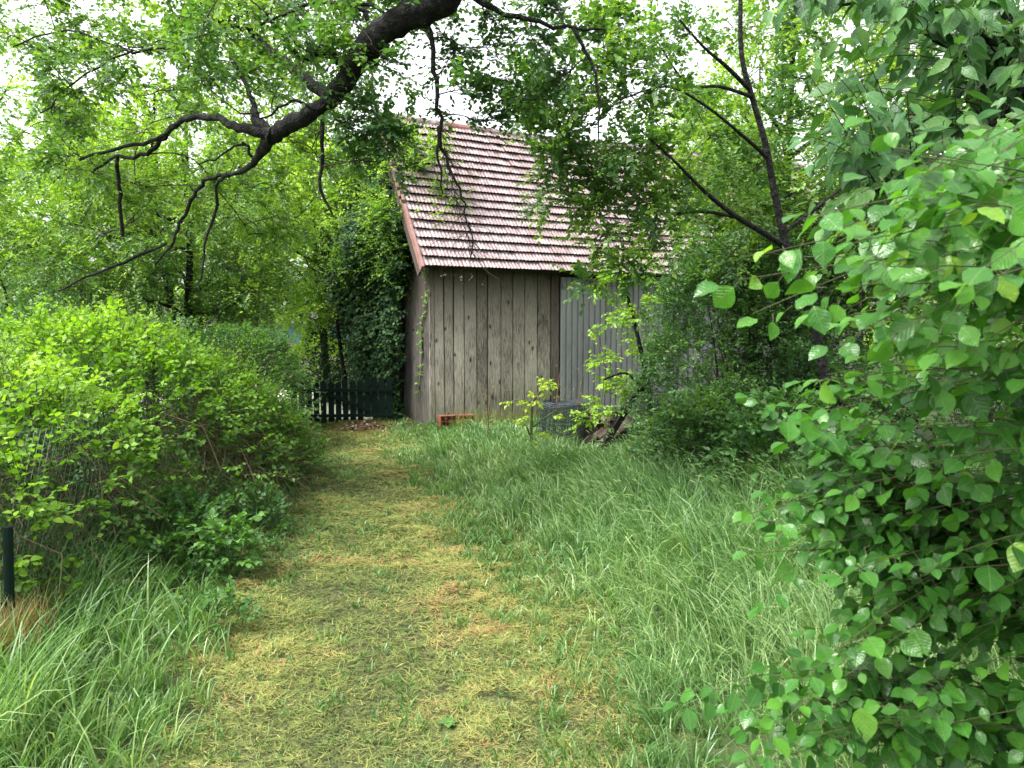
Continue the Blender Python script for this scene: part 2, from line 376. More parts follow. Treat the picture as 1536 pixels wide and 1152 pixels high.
def foliage(parent, mains, clumps, size, mt, twl=0.28, k=9, tp=T2, tpb=7, tb=0.5, droop=0.25, keep=0, key=None, tpls=None,
            branch_r=0.012, cull=260, splay=0.8, up=0.15, twigsides=3, keepname='leaf', wid=1.0, smoothleaf=False, fname='foliage', twm=None):
    """branchlets from the main limbs into each clump, twigs along them, leaves along the twigs.
    clumps: (centre, radii, n_twigs[, tint offset])"""
    anchors = np.concatenate([m[0] for m in mains]) if mains else None
    ancr = np.concatenate([m[1] for m in mains]) if mains else None
    wood = Acc(); TP = []; TD = []; TT = []
    if mains: clumps = sorted(clumps, key=lambda q: float(np.linalg.norm(anchors - np.asarray(q[0], float), axis=1).min()))
    for cl in clumps:
        c, r, nt_ = np.asarray(cl[0], float), np.asarray(cl[1], float) * np.ones(3), int(cl[2])
        to = cl[3] if len(cl) > 3 else 0.0
        if anchors is not None:
            d = np.linalg.norm(anchors - c, axis=1) + 0.6 * np.maximum(anchors[:, 2] - c[2], 0) + 0.10 * R.random(len(ancr))
            a = anchors[np.argmin(d)]
            mid = (a + c) / 2 + R.normal(size=3) * 0.2 * np.linalg.norm(c - a) + np.array([0, 0, 0.1 * np.linalg.norm(c - a)])
            br = bez(a, mid, c, 8)
            L0 = np.linalg.norm(c - a)
            anchors = np.concatenate([anchors, br[3:]]); ancr = np.concatenate([ancr, np.full(5, 0.006)])
            lofted(wood, br, np.linspace(min(branch_r * (0.4 + 0.22 * L0), ancr[:len(d)][np.argmin(d)] * 0.8 + 0.001), branch_r * 0.22, 8), 5)
        else:
            br = np.repeat(c[None], 8, 0)
        nb = max(1, int(round(nt_ / tpb)))
        for b in range(nb):
            s = br[R.integers(3, 8)]
            e = c + r * nz(R.normal(size=3) + np.array([0, 0, up])) * (0.45 + 0.65 * R.random())
            mid = (s + e) / 2 + R.normal(size=3) * 0.15 * np.linalg.norm(e - s)
            q = bez(s, mid, e, 7)
            lofted(wood, q[::2], np.linspace(branch_r * 0.28, branch_r * 0.1, 4), 3)
            ti = R.random(tpb) * 0.85 + 0.15; idx = ti * 6; i0 = np.minimum(idx.astype(int), 5); fr = (idx - i0)[:, None]
            P = q[i0] * (1 - fr) + q[i0 + 1] * fr; tg = nz(q[i0 + 1] - q[i0])
            D = tg * 0.7 + 0.75 * rdir(tpb) + np.array([0, 0, up])
            TP.append(P); TD.append(D); TT.append(np.full(tpb, to + 0.13 * R.normal()))
    P = np.concatenate(TP); D = np.concatenate(TD); TT = np.concatenate(TT)
    v = inview(P, cull); P, D, TT = P[v], D[v], TT[v]
    L = twl * (0.6 + 0.8 * R.random(len(P)))
    tw, pos, ld, nr, s = spray(P, D, L, k, size, droop, splay)
    tw = tw[:, ::3]
    tubes(wood, tw, np.broadcast_to(np.linspace(branch_r * 0.16, branch_r * 0.07, tw.shape[1]), (len(P), tw.shape[1])), twigsides)
    tint = np.clip(tb + np.repeat(TT, k) + 0.16 * R.normal(size=len(pos)), 0, 1)
    acc = Acc()
    if keep: single_leaves(parent, key, tpls, mt, pos, ld, nr, s, tint, keep, wid, acc, keepname, tp)
    else: place(acc, tp, pos, ld, nr, s, tint, wid)
    acc.build(fname, mt, parent, 'stuff', smoothleaf)
    wood.build('twigs', twm or M['twig'], parent, 'stuff', True)
    return len(pos)
def limb(parent, path, name='branch', sides=8, m=None, t=0.5):
    a = Acc(); lofted(a, path[0], path[1], sides, t); return a.build(name, m or M['bark'], parent, smooth=True)
def C(px, py, d, rpx, n, to=0.0, dr=None):
    r = rpx / F * d
    return (at(px, py, d), np.array([r, (dr or r), r * 0.8]), n, to)

#=MARK setting
# ------------------------------------------------------------------ ground and path
def sheet(name, xs, ys, m, dz=0.0, mask=None):
    X, Y = np.meshgrid(xs, ys); V = np.stack([X.ravel(), Y.ravel(), (gz(X, Y) + dz).ravel()], -1)
    nx = len(xs); i = (np.arange(len(ys) - 1)[:, None] * nx + np.arange(nx - 1)[None]).ravel()
    q = np.stack([i, i + 1, i + nx + 1, i + nx], -1)
    if mask is not None: q = q[mask(V[q].mean(1))]
    a = Acc(); a.add(V, q, 0.5); o = a.build(name, m, kind='structure', smooth=True); return o
gx = np.concatenate([np.linspace(-200, -12, 20), np.linspace(-10, 10, 101), np.linspace(12, 200, 20)])
gy = np.concatenate([np.linspace(-60, -2, 12), np.linspace(0, 20, 121), np.linspace(22, 300, 30)])
mg = surf('earth_under_grass', [(0.3, (0.018, 0.03, 0.01)), (0.5, (0.035, 0.055, 0.016)), (0.7, (0.07, 0.085, 0.03))], 3, 0.95, 0.6, 0.03, fine=40)
sheet('ground', gx, gy, mg)
mp_ = surf('path_earth', [(0.36, (0.018, 0.017, 0.008)), (0.48, (0.055, 0.06, 0.022)), (0.64, (0.12, 0.135, 0.045))], 30, 0.95, 1.0, 0.03, fine=160)
sheet('path', np.linspace(-5, 1.6, 111), np.linspace(0.5, 20, 200), mp_, 0.006, lambda c: np.abs(pdist(c[:, 0], c[:, 1])) < 1.05)

#=MARK barn
# ------------------------------------------------------------------ barn
BA = math.atan2(1.3, 2.67); BC = np.array([-1.2, 11.6, 0.0])
barn = empty('barn', BC, 'old barn of weathered grey planks under a mossy pink tiled roof', 'barn', rz=BA)
EZ, RZ, EY, RY, BL = 2.37, 5.0, -0.30, 1.85, 9.2
OX = -0.25
def wood_mat(name, dark, mid, light, alg=0.7):
    m, n, out = mat(name)
    tc = N(n, 'ShaderNodeTexCoord'); oi = N(n, 'ShaderNodeObjectInfo')
    cb = N(n, 'ShaderNodeCombineXYZ')
    for i in range(3): n.links.new(mth(n, 'MULTIPLY', oi.outputs['Random'], 31.0 + 7 * i), cb.inputs[i])
    ad = N(n, 'ShaderNodeVectorMath', operation='ADD'); n.links.new(tc.outputs['Object'], ad.inputs[0]); n.links.new(cb.outputs[0], ad.inputs[1])
    def mapd(s):
        mp = N(n, 'ShaderNodeMapping'); mp.inputs['Scale'].default_value = s; n.links.new(ad.outputs[0], mp.inputs[0]); return mp.outputs[0]
    grain = noise(n, 10, 8, mapd((9, 9, 0.55)), 0.7)
    fine_ = noise(n, 30, 5, mapd((11, 11, 0.4)), 0.7)
    big = noise(n, 2.2, 3, mapd((1.2, 1, 0.7)))
    vo = N(n, 'ShaderNodeTexVoronoi', voronoi_dimensions='2D'); vo.inputs['Scale'].default_value = 4.6
    s0 = N(n, 'ShaderNodeSeparateXYZ'); n.links.new(ad.outputs[0], s0.inputs[0]); c0 = N(n, 'ShaderNodeCombineXYZ')
    n.links.new(mth(n, 'ADD', s0.outputs[0], s0.outputs[1]), c0.inputs[0]); n.links.new(mth(n, 'MULTIPLY', s0.outputs[2], 0.5), c0.inputs[1]); n.links.new(c0.outputs[0], vo.inputs['Vector'])
    knot = mth(n, 'SUBTRACT', 1.0, mth(n, 'MULTIPLY', vo.outputs['Distance'], 9.0), clamp=True)
    ring = mth(n, 'MULTIPLY', mth(n, 'SINE', mth(n, 'MULTIPLY', vo.outputs['Distance'], 120)), mth(n, 'SUBTRACT', 1.0, mth(n, 'MULTIPLY', vo.outputs['Distance'], 4.0), clamp=True))
    f = mth(n, 'SUBTRACT', mth(n, 'ADD', mth(n, 'MULTIPLY', grain, 0.95), mth(n, 'MULTIPLY', fine_, 0.75)), 0.38)
    f = mth(n, 'ADD', f, mth(n, 'MULTIPLY', mth(n, 'SUBTRACT', big, 0.5), 0.45))
    f = mth(n, 'ADD', f, mth(n, 'MULTIPLY', mth(n, 'SUBTRACT', oi.outputs['Random'], 0.5), 0.14))
    km = mth(n, 'GREATER_THAN', noise(n, 1.3, 1, c0.outputs[0]), 0.5)
    f = mth(n, 'SUBTRACT', f, mth(n, 'MULTIPLY', mth(n, 'MULTIPLY', knot, km), 0.4)); f = mth(n, 'ADD', f, mth(n, 'MULTIPLY', ring, 0.05))
    crack = noise(n, 16, 3, mapd((14, 14, 0.22)), 0.5)
    f = mth(n, 'SUBTRACT', f, mth(n, 'MULTIPLY', mth(n, 'SUBTRACT', crack, 0.6, clamp=True), 3.0))
    c = ramp(n, f, [(0.27, dark), (0.43, mid), (0.62, light)])
    sx = N(n, 'ShaderNodeSeparateXYZ'); n.links.new(tc.outputs['Object'], sx.inputs[0])
    # algae creeping up the foot of the boards
    al = mth(n, 'MULTIPLY', mth(n, 'SUBTRACT', mth(n, 'ADD', 1.0, mth(n, 'MULTIPLY', mth(n, 'SUBTRACT', big, 0.5), 1.6)), mth(n, 'MULTIPLY', sx.outputs[2], 1.5), clamp=True), alg, clamp=True)
    c = mixc(n, al, c, (0.13, 0.14, 0.065))
    # darker brown towards the top of the boards, ragged lower edge
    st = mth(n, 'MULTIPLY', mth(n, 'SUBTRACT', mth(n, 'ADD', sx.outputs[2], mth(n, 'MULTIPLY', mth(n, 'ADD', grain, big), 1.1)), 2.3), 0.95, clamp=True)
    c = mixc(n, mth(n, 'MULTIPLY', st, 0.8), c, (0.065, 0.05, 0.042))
    pb = N(n, 'ShaderNodeBsdfPrincipled'); n.links.new(c, pb.inputs['Base Color']); pb.inputs['Roughness'].default_value = 0.85; pb.inputs['Specular IOR Level'].default_value = 0.2
    bp = N(n, 'ShaderNodeBump'); bp.inputs['Strength'].default_value = 0.5; bp.inputs['Distance'].default_value = 0.006
    n.links.new(f, bp.inputs['Height']); n.links.new(bp.outputs[0], pb.inputs['Normal']); n.links.new(pb.outputs[0], out.inputs[0])
    return m
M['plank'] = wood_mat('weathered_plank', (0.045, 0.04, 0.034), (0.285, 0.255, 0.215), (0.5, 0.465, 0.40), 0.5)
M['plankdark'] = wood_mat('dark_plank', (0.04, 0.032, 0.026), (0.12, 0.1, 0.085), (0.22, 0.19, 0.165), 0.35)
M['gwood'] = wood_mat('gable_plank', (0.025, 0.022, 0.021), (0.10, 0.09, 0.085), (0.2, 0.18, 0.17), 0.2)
def s_of_px(px):
    k = (px - 768) / F
    return (k * BC[1] - BC[0]) / (math.cos(BA) - k * math.sin(BA))
def plank(name, x0, x1, z0, z1, y, th, mt, parent, side=False, ztop2=None, lean=0.0):
    """board with chamfered, slightly wavy edges; side=True runs along local Y"""
    a = Acc(); zs = np.linspace(z0, z1, 6); ch = 0.004
    w0 = x0 + R.normal(size=6) * 0.0015; w1 = x1 + R.normal(size=6) * 0.0015
    ring = []
    zt = z1 if ztop2 is None else ztop2
    for i in range(6):
        u = i / 5; za = z0 + (z1 - z0) * u; zb = z0 + (zt - z0) * u
        xa, xb = w0[i] + lean * u, w1[i] + lean * u
        ring.append([[xa, y, za], [xa, y - th + ch, za], [xa + ch, y - th, za], [xb - ch, y - th, zb], [xb, y - th + ch, zb], [xb, y, zb]])
    V = np.array(ring).reshape(-1, 3)
    if side: V = V[:, [1, 0, 2]]
    Fc = []
    for i in range(5):
        for j in range(6):
            b = i * 6; Fc.append([b + j, b + (j + 1) % 6, b + 6 + (j + 1) % 6, b + 6 + j])
    a.add(V, Fc, R.random()); a.add(V[:6], [[0, 1, 2, 3, 4, 5][::-1]], 0.5); a.add(V[-6:], [[0, 1, 2, 3, 4, 5]], 0.5)
    o = a.build(name, mt, parent, world=False)
    return o
seed(21)
edges = [651, 666, 680, 695.7, 714.7, 730.4, 750.5, 768.5, 786.3, 805, 825, 838]
for i in range(len(edges) - 1):
    a_, b_ = s_of_px(edges[i]), s_of_px(edges[i + 1])
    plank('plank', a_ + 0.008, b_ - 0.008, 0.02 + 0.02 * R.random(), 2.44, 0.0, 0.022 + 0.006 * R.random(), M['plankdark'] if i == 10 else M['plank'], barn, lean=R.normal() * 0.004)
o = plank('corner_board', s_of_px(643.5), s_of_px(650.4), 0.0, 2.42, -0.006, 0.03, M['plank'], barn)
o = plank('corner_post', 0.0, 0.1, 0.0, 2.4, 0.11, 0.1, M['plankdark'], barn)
# gable boards along the left end
xx = 0.0; gi = 0
while xx < 3.7:
    wd = 0.15 + 0.05 * R.random(); x1 = min(xx + wd, 3.7)
    def gh(v): return EZ + 0.02 + (RZ - EZ) * (1 - abs(v - RY) / (RY - EY)) - 0.1
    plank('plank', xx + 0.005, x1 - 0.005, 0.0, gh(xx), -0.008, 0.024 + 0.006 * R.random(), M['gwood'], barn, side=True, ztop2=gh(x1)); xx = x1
# inner framing, back and far walls, floor sill
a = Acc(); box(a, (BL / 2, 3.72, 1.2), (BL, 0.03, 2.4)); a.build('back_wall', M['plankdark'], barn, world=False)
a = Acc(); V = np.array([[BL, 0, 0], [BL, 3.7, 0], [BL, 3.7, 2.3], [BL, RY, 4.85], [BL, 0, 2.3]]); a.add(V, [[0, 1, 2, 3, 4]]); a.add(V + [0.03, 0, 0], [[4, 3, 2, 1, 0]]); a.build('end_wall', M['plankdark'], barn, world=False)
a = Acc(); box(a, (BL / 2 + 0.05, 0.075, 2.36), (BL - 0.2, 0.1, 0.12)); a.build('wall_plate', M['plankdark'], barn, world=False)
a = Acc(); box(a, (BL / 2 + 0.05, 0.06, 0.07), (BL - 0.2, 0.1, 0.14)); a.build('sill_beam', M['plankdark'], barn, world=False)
# corrugated sheets: box profile
M['metal'] = surf('grey_sheet_metal', [(0.35, (0.14, 0.145, 0.145)), (0.5, (0.21, 0.215, 0.22)), (0.7, (0.27, 0.275, 0.28))], 2.5, 0.5, 0.15, 0.004, (1, 1, 0.4), spec=0.5, objrand=0.12, fine=25)
xs0 = s_of_px(838) + 0.01; pitch = 0.108
prof = [(0, 0), (0.006, -0.02), (0.014, -0.026), (0.076, -0.026), (0.084, -0.02), (0.09, 0), (0.108, 0)]
for sh in range(8):
    X = xs0 + sh * pitch * 8 - (0.004 if sh else 0)
    pts = []
    for r in range(8): pts += [(X + r * pitch + dx, dy) for dx, dy in prof[:-1]]
    pts.append((X + 8 * pitch, 0)); pts = np.array(pts); pts[:, 1] += -0.034 - 0.004 * (sh % 2)
    m = len(pts); z0, z1 = 0.05, 2.285 - 0.012 * (sh % 3)
    V = np.concatenate([np.c_[pts[:, 0], pts[:, 1], np.full(m, z)] for z in (z0, z1)])
    V2 = V + np.array([0, 0.0015, 0]); i = np.arange(m - 1)
    q = np.stack([i, i + 1, i + 1 + m, i + m], -1)
    a = Acc(); a.add(V, q); a.add(V2, q[:, ::-1]); so = a.build('metal_sheet', M['metal'], barn, world=False)
    for zz in (0.4, 1.2, 2.0):
        for r in range(0, 8, 2): b = Acc(); box(b, (X + r * pitch + 0.045, -0.066 - 0.004 * (sh % 2), zz), (0.012, 0.008, 0.012)); b.build('screw', M['metal'], so, world=False)
a = Acc(); box(a, (xs0 + 0.03, -0.075, 2.16), (0.055, 0.05, 0.05)); box(a, (xs0 + 0.03, -0.08, 2.125), (0.07, 0.06, 0.014)); a.build('insulator_knob', M['metal'], barn, world=False)
# roof
M['tile'] = surf('roof_tile', [(0.28, (0.08, 0.052, 0.048)), (0.4, (0.17, 0.115, 0.112)), (0.52, (0.225, 0.17, 0.172)), (0.68, (0.30, 0.27, 0.272))], 7, 0.45, 0.5, 0.004, objrand=0.10, tint=0.12, spec=0.55, fine=90)
M['redtile'] = surf('red_trim', [(0.3, (0.17, 0.07, 0.06)), (0.7, (0.28, 0.16, 0.145))], 6, 0.5, 0.2, 0.003, objrand=0.3)
def sag(x): return -0.075 * math.sin(math.pi * min(max((x - OX) / 6.5, 0), 1))
SL = math.hypot(RY - EY, RZ - EZ); ang = math.atan2(RZ - EZ, RY - EY); NC = 18; EXP = SL / NC; TW = 0.118
def slope(u, x, off=0.0):
    """u metres up the slope from the eave"""
    return np.array([x, EY + u * math.cos(ang) - off * math.sin(ang), EZ + u * math.sin(ang) + off * math.cos(ang) + sag(x) * (0.25 + 0.75 * u / SL)])
deck = Acc(); xsn = np.linspace(OX + 0.02, BL + 0.2, 24)
for sgn in (1, -1):
    top = []; bot = []
    for x in xsn:
        p0, p1 = slope(0.03, x, -0.02), slope(SL - 0.01, x, -0.02); q0, q1 = slope(0.03, x, -0.06), slope(SL - 0.01, x, -0.06)
        if sgn < 0:
            for p in (p0, p1, q0, q1): p[1] = 2 * RY - p[1]
        top += [p0, p1]; bot += [q0, q1]
    V = np.array(top + bot); n2 = len(top); i = np.arange(0, n2 - 2, 2)
    deck.add(V, np.stack([i, i + 1, i + 3, i + 2], -1)); deck.add(V, np.stack([i + n2, i + 2 + n2, i + 3 + n2, i + 1 + n2], -1))
    deck.add(V, np.stack([i, i + 2, i + 2 + n2, i + n2], -1)); deck.add(V[[0, 1, n2 + 1, n2]], [[0, 1, 2, 3]])
M['deck'] = surf('roof_boarding', [(0.3, (0.02, 0.016, 0.013)), (0.7, (0.06, 0.05, 0.04))], 5, 0.9, 0.2)
roof = deck.build('roof', M['deck'], barn, world=False)
# one pantile: two rolls across, thick lower lip
tx = np.linspace(0, 1, 11); tz = 0.0075 * np.clip(np.cos(tx * 4 * math.pi), -0.55, 1)
def tile_arrays():
    V = []; nx = len(tx)
    for (y, lift) in ((0.0, 0.058), (EXP * 1.15, 0.004)):
        for u, z in zip(tx, tz): V.append([u * TW * 1.02, y, z + lift])
    for u, z in zip(tx, tz): V.append([u * TW * 1.02, 0.006, z + 0.040])
    i = np.arange(nx - 1)
    Fc = np.concatenate([np.stack([i, i + 1, i + 1 + nx, i + nx], -1), np.stack([i + 2 * nx, i + 1 + 2 * nx, i + 1, i], -1)])
    return np.array(V), Fc
TV, TF = tile_arrays(); ta = Acc(); ta.add(TV, TF, 0.5); tme = ta.mesh('tile', False); tme.materials.append(M['tile'])
rest = Acc(); cand = []
for r in range(NC):
    for cidx in range(int((BL + 0.2 - OX) / TW)):
        x = OX + 0.02 + cidx * TW; u = r * EXP; cand.append((r, cidx, x, u))
def tile_mat(x, u):
    p = slope(u - 0.02, x); p2 = slope(u - 0.02, x + TW)
    ex = nz(p2 - p); ey = np.array([0, math.cos(ang), math.sin(ang)]); ez = nz(np.cross(ex, ey)); ey = np.cross(ez, ex)
    m = Matrix.Identity(4)
    j = R.normal(size=3) * np.array([0.0015, 0.005, 0.0015])
    for k in range(3): m[k][0], m[k][1], m[k][2], m[k][3] = ex[k], ey[k], ez[k], p[k] + j[k]
    return m @ Matrix.Rotation(R.normal() * 0.012, 4, 'Z')
single = set(sorted(range(len(cand)), key=lambda i: (cand[i][2] > 2.65, -cand[i][3] if False else cand[i][2] + 0.0 * cand[i][3]))[:300])
for i, (r, cidx, x, u) in enumerate(cand):
    m = tile_mat(x, u)
    if i in single:
        o = bpy.data.objects.new('tile', tme); COL.objects.link(o); o.parent = roof; o.matrix_basis = m
    else:
        A_ = np.array(m); rest.add(TV @ A_[:3, :3].T + A_[:3, 3], TF, R.random())
# far slope of the roof
for r in range(NC):
    for cidx in range(int((BL + 0.2 - OX) / TW)):
        if cidx % 1: continue
        m = np.array(tile_mat(OX + 0.02 + cidx * TW, r * EXP)); V = TV[:22] @ m[:3, :3].T + m[:3, 3]; V[:, 1] = 2 * RY - V[:, 1]
        if r > NC - 3: rest.add(V, TF[:10][:, ::-1], R.random())
rest.build('tiles', M['tile'], roof, 'stuff', world=False)
# ridge tiles
for i in range(int((BL - OX) / 0.205)):
    x = OX + i * 0.205; a = Acc(); th = np.linspace(-0.25, math.pi + 0.25, 9)
    z0 = RZ + sag(x) - 0.035; r0, r1 = 0.083, 0.095
    V = np.array([[x + dx, RY + rr * math.cos(t), z0 + rr * math.sin(t)] for dx, rr in ((-0.015, r1), (0.2, r0)) for t in th])
    k = np.arange(8); a.add(V, np.stack([k, k + 9, k + 10, k + 1], -1), R.random())
    V3 = np.array([[x - 0.015, RY + rr * math.cos(t), z0 + rr * math.sin(t)] for rr in (r1, r1 - 0.015) for t in th]); a.add(V3, np.stack([k, k + 1, k + 10, k + 9], -1), 0.5)
    ro = a.build('ridge_tile', M['redtile'] if i in (6, 7) else M['tile'], roof, world=False)
    if i == 6: ro['label'] = 'newer orange red ridge tile among the weathered ones'
# barge boards, red flashing along the rake
for nm, off, dx, wdt, mt in (('verge_board', 0.026, -0.015, 0.045, M['redtile']), ('barge_board', -0.09, -0.02, 0.03, M['plankdark'])):
    a = Acc(); p, q = slope(-0.02, OX, off), slope(SL, OX, off); hh = 0.10
    for (A1, B1) in ((p, q),):
        nrm = np.array([0, -math.sin(ang), math.cos(ang)])
        V = np.array([A1 + [dx, 0, 0], A1 + [dx + wdt, 0, 0], A1 + [dx + wdt, 0, 0] - nrm * hh, A1 + [dx, 0, 0] - nrm * hh])
        V = np.concatenate([V, V + (B1 - A1)]); a.add(V, [[0, 1, 2, 3], [4, 7, 6, 5], [0, 4, 5, 1], [1, 5, 6, 2], [2, 6, 7, 3], [3, 7, 4, 0]])
    a.build(nm, mt, roof, world=False)

#=MARK small
# ------------------------------------------------------------------ picket gate fence
seed(31)
M['picket'] = surf('dark_green_paint', [(0.3, (0.0012, 0.006, 0.0045)), (0.7, (0.004, 0.016, 0.012))], 6, 0.75, 0.2, 0.003, (1, 1, 0.3), objrand=0.2, spec=0.15)
M['post'] = surf('dark_post', [(0.3, (0.025, 0.02, 0.016)), (0.7, (0.07, 0.055, 0.045))], 8, 0.85, 0.4)
FD = 12.15
fx0 = at(436, 600, FD)[0]; fx1 = at(590, 600, FD)[0]
fence = empty('picket_fence', (fx0, FD, 0), 'low dark green picket fence with scalloped tops closing the end of the path', 'fence')
zb = at(500, 633, FD)[2]; zt = at(500, 572, FD)[2]
npk = 14; pw_ = (fx1 - fx0) / npk
def picket_mesh(h, w_, cut):
    a = Acc(); th = 0.018
    pro = [(-w_ / 2, 0), (w_ / 2, 0), (w_ / 2, h - cut), (0, h), (-w_ / 2, h - cut)] if cut > 0 else [(-w_ / 2, 0), (w_ / 2, 0), (w_ / 2, h), (0, h + cut), (-w_ / 2, h)]
    f = [[x, -th / 2, z] for x, z in pro]; b = [[x, th / 2, z] for x, z in pro]
    a.add(np.array(f + b), [[0, 1, 2, 3, 4]], 0.5); a.add(np.array(f + b), [[9, 8, 7, 6, 5]], 0.5)
    a.add(np.array(f + b), [[i, i + 5, (i + 1) % 5 + 5, (i + 1) % 5] for i in range(5)], 0.5); return a.mesh('picket')
pm = [picket_mesh(zt - zb, pw_ * 0.74, 0.035), picket_mesh(zt - zb + 0.015, pw_ * 0.72, 0.04), picket_mesh(zt - zb - 0.01, pw_ * 0.76, 0.03)]
for p_ in pm: p_.materials.append(M['picket'])
for i in range(npk):
    o = bpy.data.objects.new('picket', pm[i % 3]); COL.objects.link(o); o.parent = fence
    o.location = ((i + 0.5) * pw_, 0.0, zb + (0.08 if i > 9 else 0.03 if i > 6 else -0.0) + R.normal() * 0.004); o.rotation_euler = (0, R.normal() * 0.012, 0)
for (xa, za, xb, zb_, nm) in ((0, zt - 0.15, npk * pw_, zt - 0.13, 'rail'), (0, zb + 0.09, npk * pw_, zb + 0.12, 'rail'), (pw_ * 4.2, zt - 0.16, npk * pw_ * 0.78, zb + 0.17, 'brace')):
    a = Acc(); L = math.hypot(xb - xa, zb_ - za); box(a, ((xa + xb) / 2, -0.024, (za + zb_) / 2), (L, 0.026, 0.05), (0, -math.atan2(zb_ - za, xb - xa), 0)); a.build(nm, M['picket'], fence, world=False)
a = Acc(); box(a, (pw_ * 4.6, -0.06, zb + 0.22), (0.07, 0.05, 0.62)); a.build('gate_post', M['picket'], fence, world=False)
a = Acc(); box(a, (pw_ * 4.0, -0.045, zt - 0.165), (0.10, 0.02, 0.02)); box(a, (pw_ * 4.2, -0.06, zt - 0.175), (0.02, 0.04, 0.04)); a.build('latch', M['metal'], fence, world=False)
# leaf litter with pale chips at the foot of the fence
seed(32); a = Acc(); n_ = 900
lx = R.normal(size=n_) * 0.30 + at(545, 640, 11.6)[0]; ly = 11.55 + R.normal(size=n_) * 0.25; hgt = 0.10 * np.exp(-((lx - lx.mean()) / 0.35) ** 2)
place(a, T2, np.c_[lx, ly, gz(lx, ly) + hgt * R.random(n_) + 0.01], np.c_[R.normal(size=(n_, 2)), 0.3 * R.normal(size=n_)], np.c_[0.4 * R.normal(size=(n_, 2)), np.ones(n_)], 0.03 + 0.03 * R.random(n_), R.random(n_))
M['litter'] = leafmat('leaf_litter', [(0, (0.05, 0.02, 0.013)), (0.6, (0.16, 0.065, 0.035)), (0.86, (0.22, 0.13, 0.08)), (0.9, (0.55, 0.5, 0.42)), (1, (0.6, 0.55, 0.48))], 0.1, rough=0.8)
tag(a.build('leaf_litter', M['litter'], kind='stuff'), 'reddish dead leaves and pale chips heaped against the picket fence', 'leaf litter')

# hollow bricks at the barn foot
M['brick'] = surf('red_brick', [(0.3, (0.09, 0.022, 0.016)), (0.6, (0.2, 0.05, 0.035)), (0.8, (0.28, 0.13, 0.08))], 18, 0.85, 0.6, 0.004, objrand=0.4)
def hollow_brick(loc, rz, sx, sy, sz, label, rx=0):
    a = Acc(); nxh, nzh = 3, 2; t_ = 0.014
    xs_ = np.linspace(-sx / 2, sx / 2, nxh + 1); zs_ = np.linspace(0, sz, nzh + 1)
    for x in xs_: box(a, (np.clip(x, -sx / 2 + t_ / 2, sx / 2 - t_ / 2), 0, sz / 2), (t_, sy, sz), jit=0.001)
    for z in zs_: box(a, (0, 0.002, np.clip(z, t_ / 2, sz - t_ / 2)), (sx - 0.002, sy - 0.004, t_), jit=0.001)
    box(a, (0, sy * 0.3, sz / 2), (sx - 0.01, 0.01, sz - 0.01))
    o = a.build('hollow_brick', M['brick']); o.location = [float(v) for v in loc]; o.rotation_euler = (rx, 0, rz)
    return tag(o, label, 'brick', 'hollow bricks at the foot of the barn')
g1 = at(672, 645, 11.45); g2 = at(697, 645, 11.62)
hollow_brick((g1[0], 11.35, float(gz(g1[0], 11.35)) - 0.01), BA + 0.05, 0.27, 0.12, 0.17, 'dark red hollow brick standing nearest the barn corner')
hollow_brick((g2[0] + 0.02, 11.52, float(gz(g2[0], 11.52)) - 0.02), BA - 0.12, 0.24, 0.12, 0.15, 'orange hollow brick half hidden by dry grass beside the dark red one')

# roll of wire netting
seed(33)
M['wire'] = surf('green_wire', [(0.3, (0.008, 0.025, 0.02)), (0.7, (0.04, 0.07, 0.06))], 20, 0.4, 0, spec=0.6)
M['galv'] = surf('galvanised_wire', [(0.3, (0.05, 0.06, 0.07)), (0.7, (0.16, 0.18, 0.2))], 20, 0.35, 0, spec=0.6, metallic=0.4)
wc = at(838, 650, 9.5); wx, wy = wc[0], 9.5; wz = float(gz(wx, wy)); WH = float(at(838, 606, 9.5)[2]) - wz
roll = empty('wire_netting_roll', (wx, wy, wz), 'upright roll of dark green wire netting standing in the tall grass', 'wire roll')
th = np.linspace(0, 2 * math.pi * 4.3, 150); rr = 0.315 - 0.028 * th / 6.283 + 0.012 * np.sin(th * 3.1)
a = Acc(); P0 = np.c_[wx + rr * np.cos(th) , wy + rr * np.sin(th)]
lean = np.array([0.06, 0.02])
V = np.stack([np.c_[P0 + lean * u, np.full(150, wz + u * WH + 0.015 * np.sin(th * 1.7) * u)] for u in (0, 0.5, 1)], 1)
sel = V[::1]; tubes(a, sel, np.full((len(sel), 3), 0.0028), 3)
a.build('upright_wires', M['wire'], roll, 'stuff')
a = Acc()
for u in np.linspace(0.02, 1, 11):
    P = np.c_[P0 + lean * u, wz + u * WH + 0.015 * np.sin(th * 1.7) * u]; lofted(a, P, np.full(150, 0.0024), 3)
a.build('hoop_wires', M['wire'], roll, 'stuff')
a = Acc()
for q in range(3):
    P = np.c_[P0 + lean, wz + WH * (1.0 - 0.02 * q) + 0.02 * np.sin(th * 2.3 + q) + 0.012]; lofted(a, P, np.full(150, 0.0032), 3)
a.build('top_wires', M['galv'], roll, 'stuff')

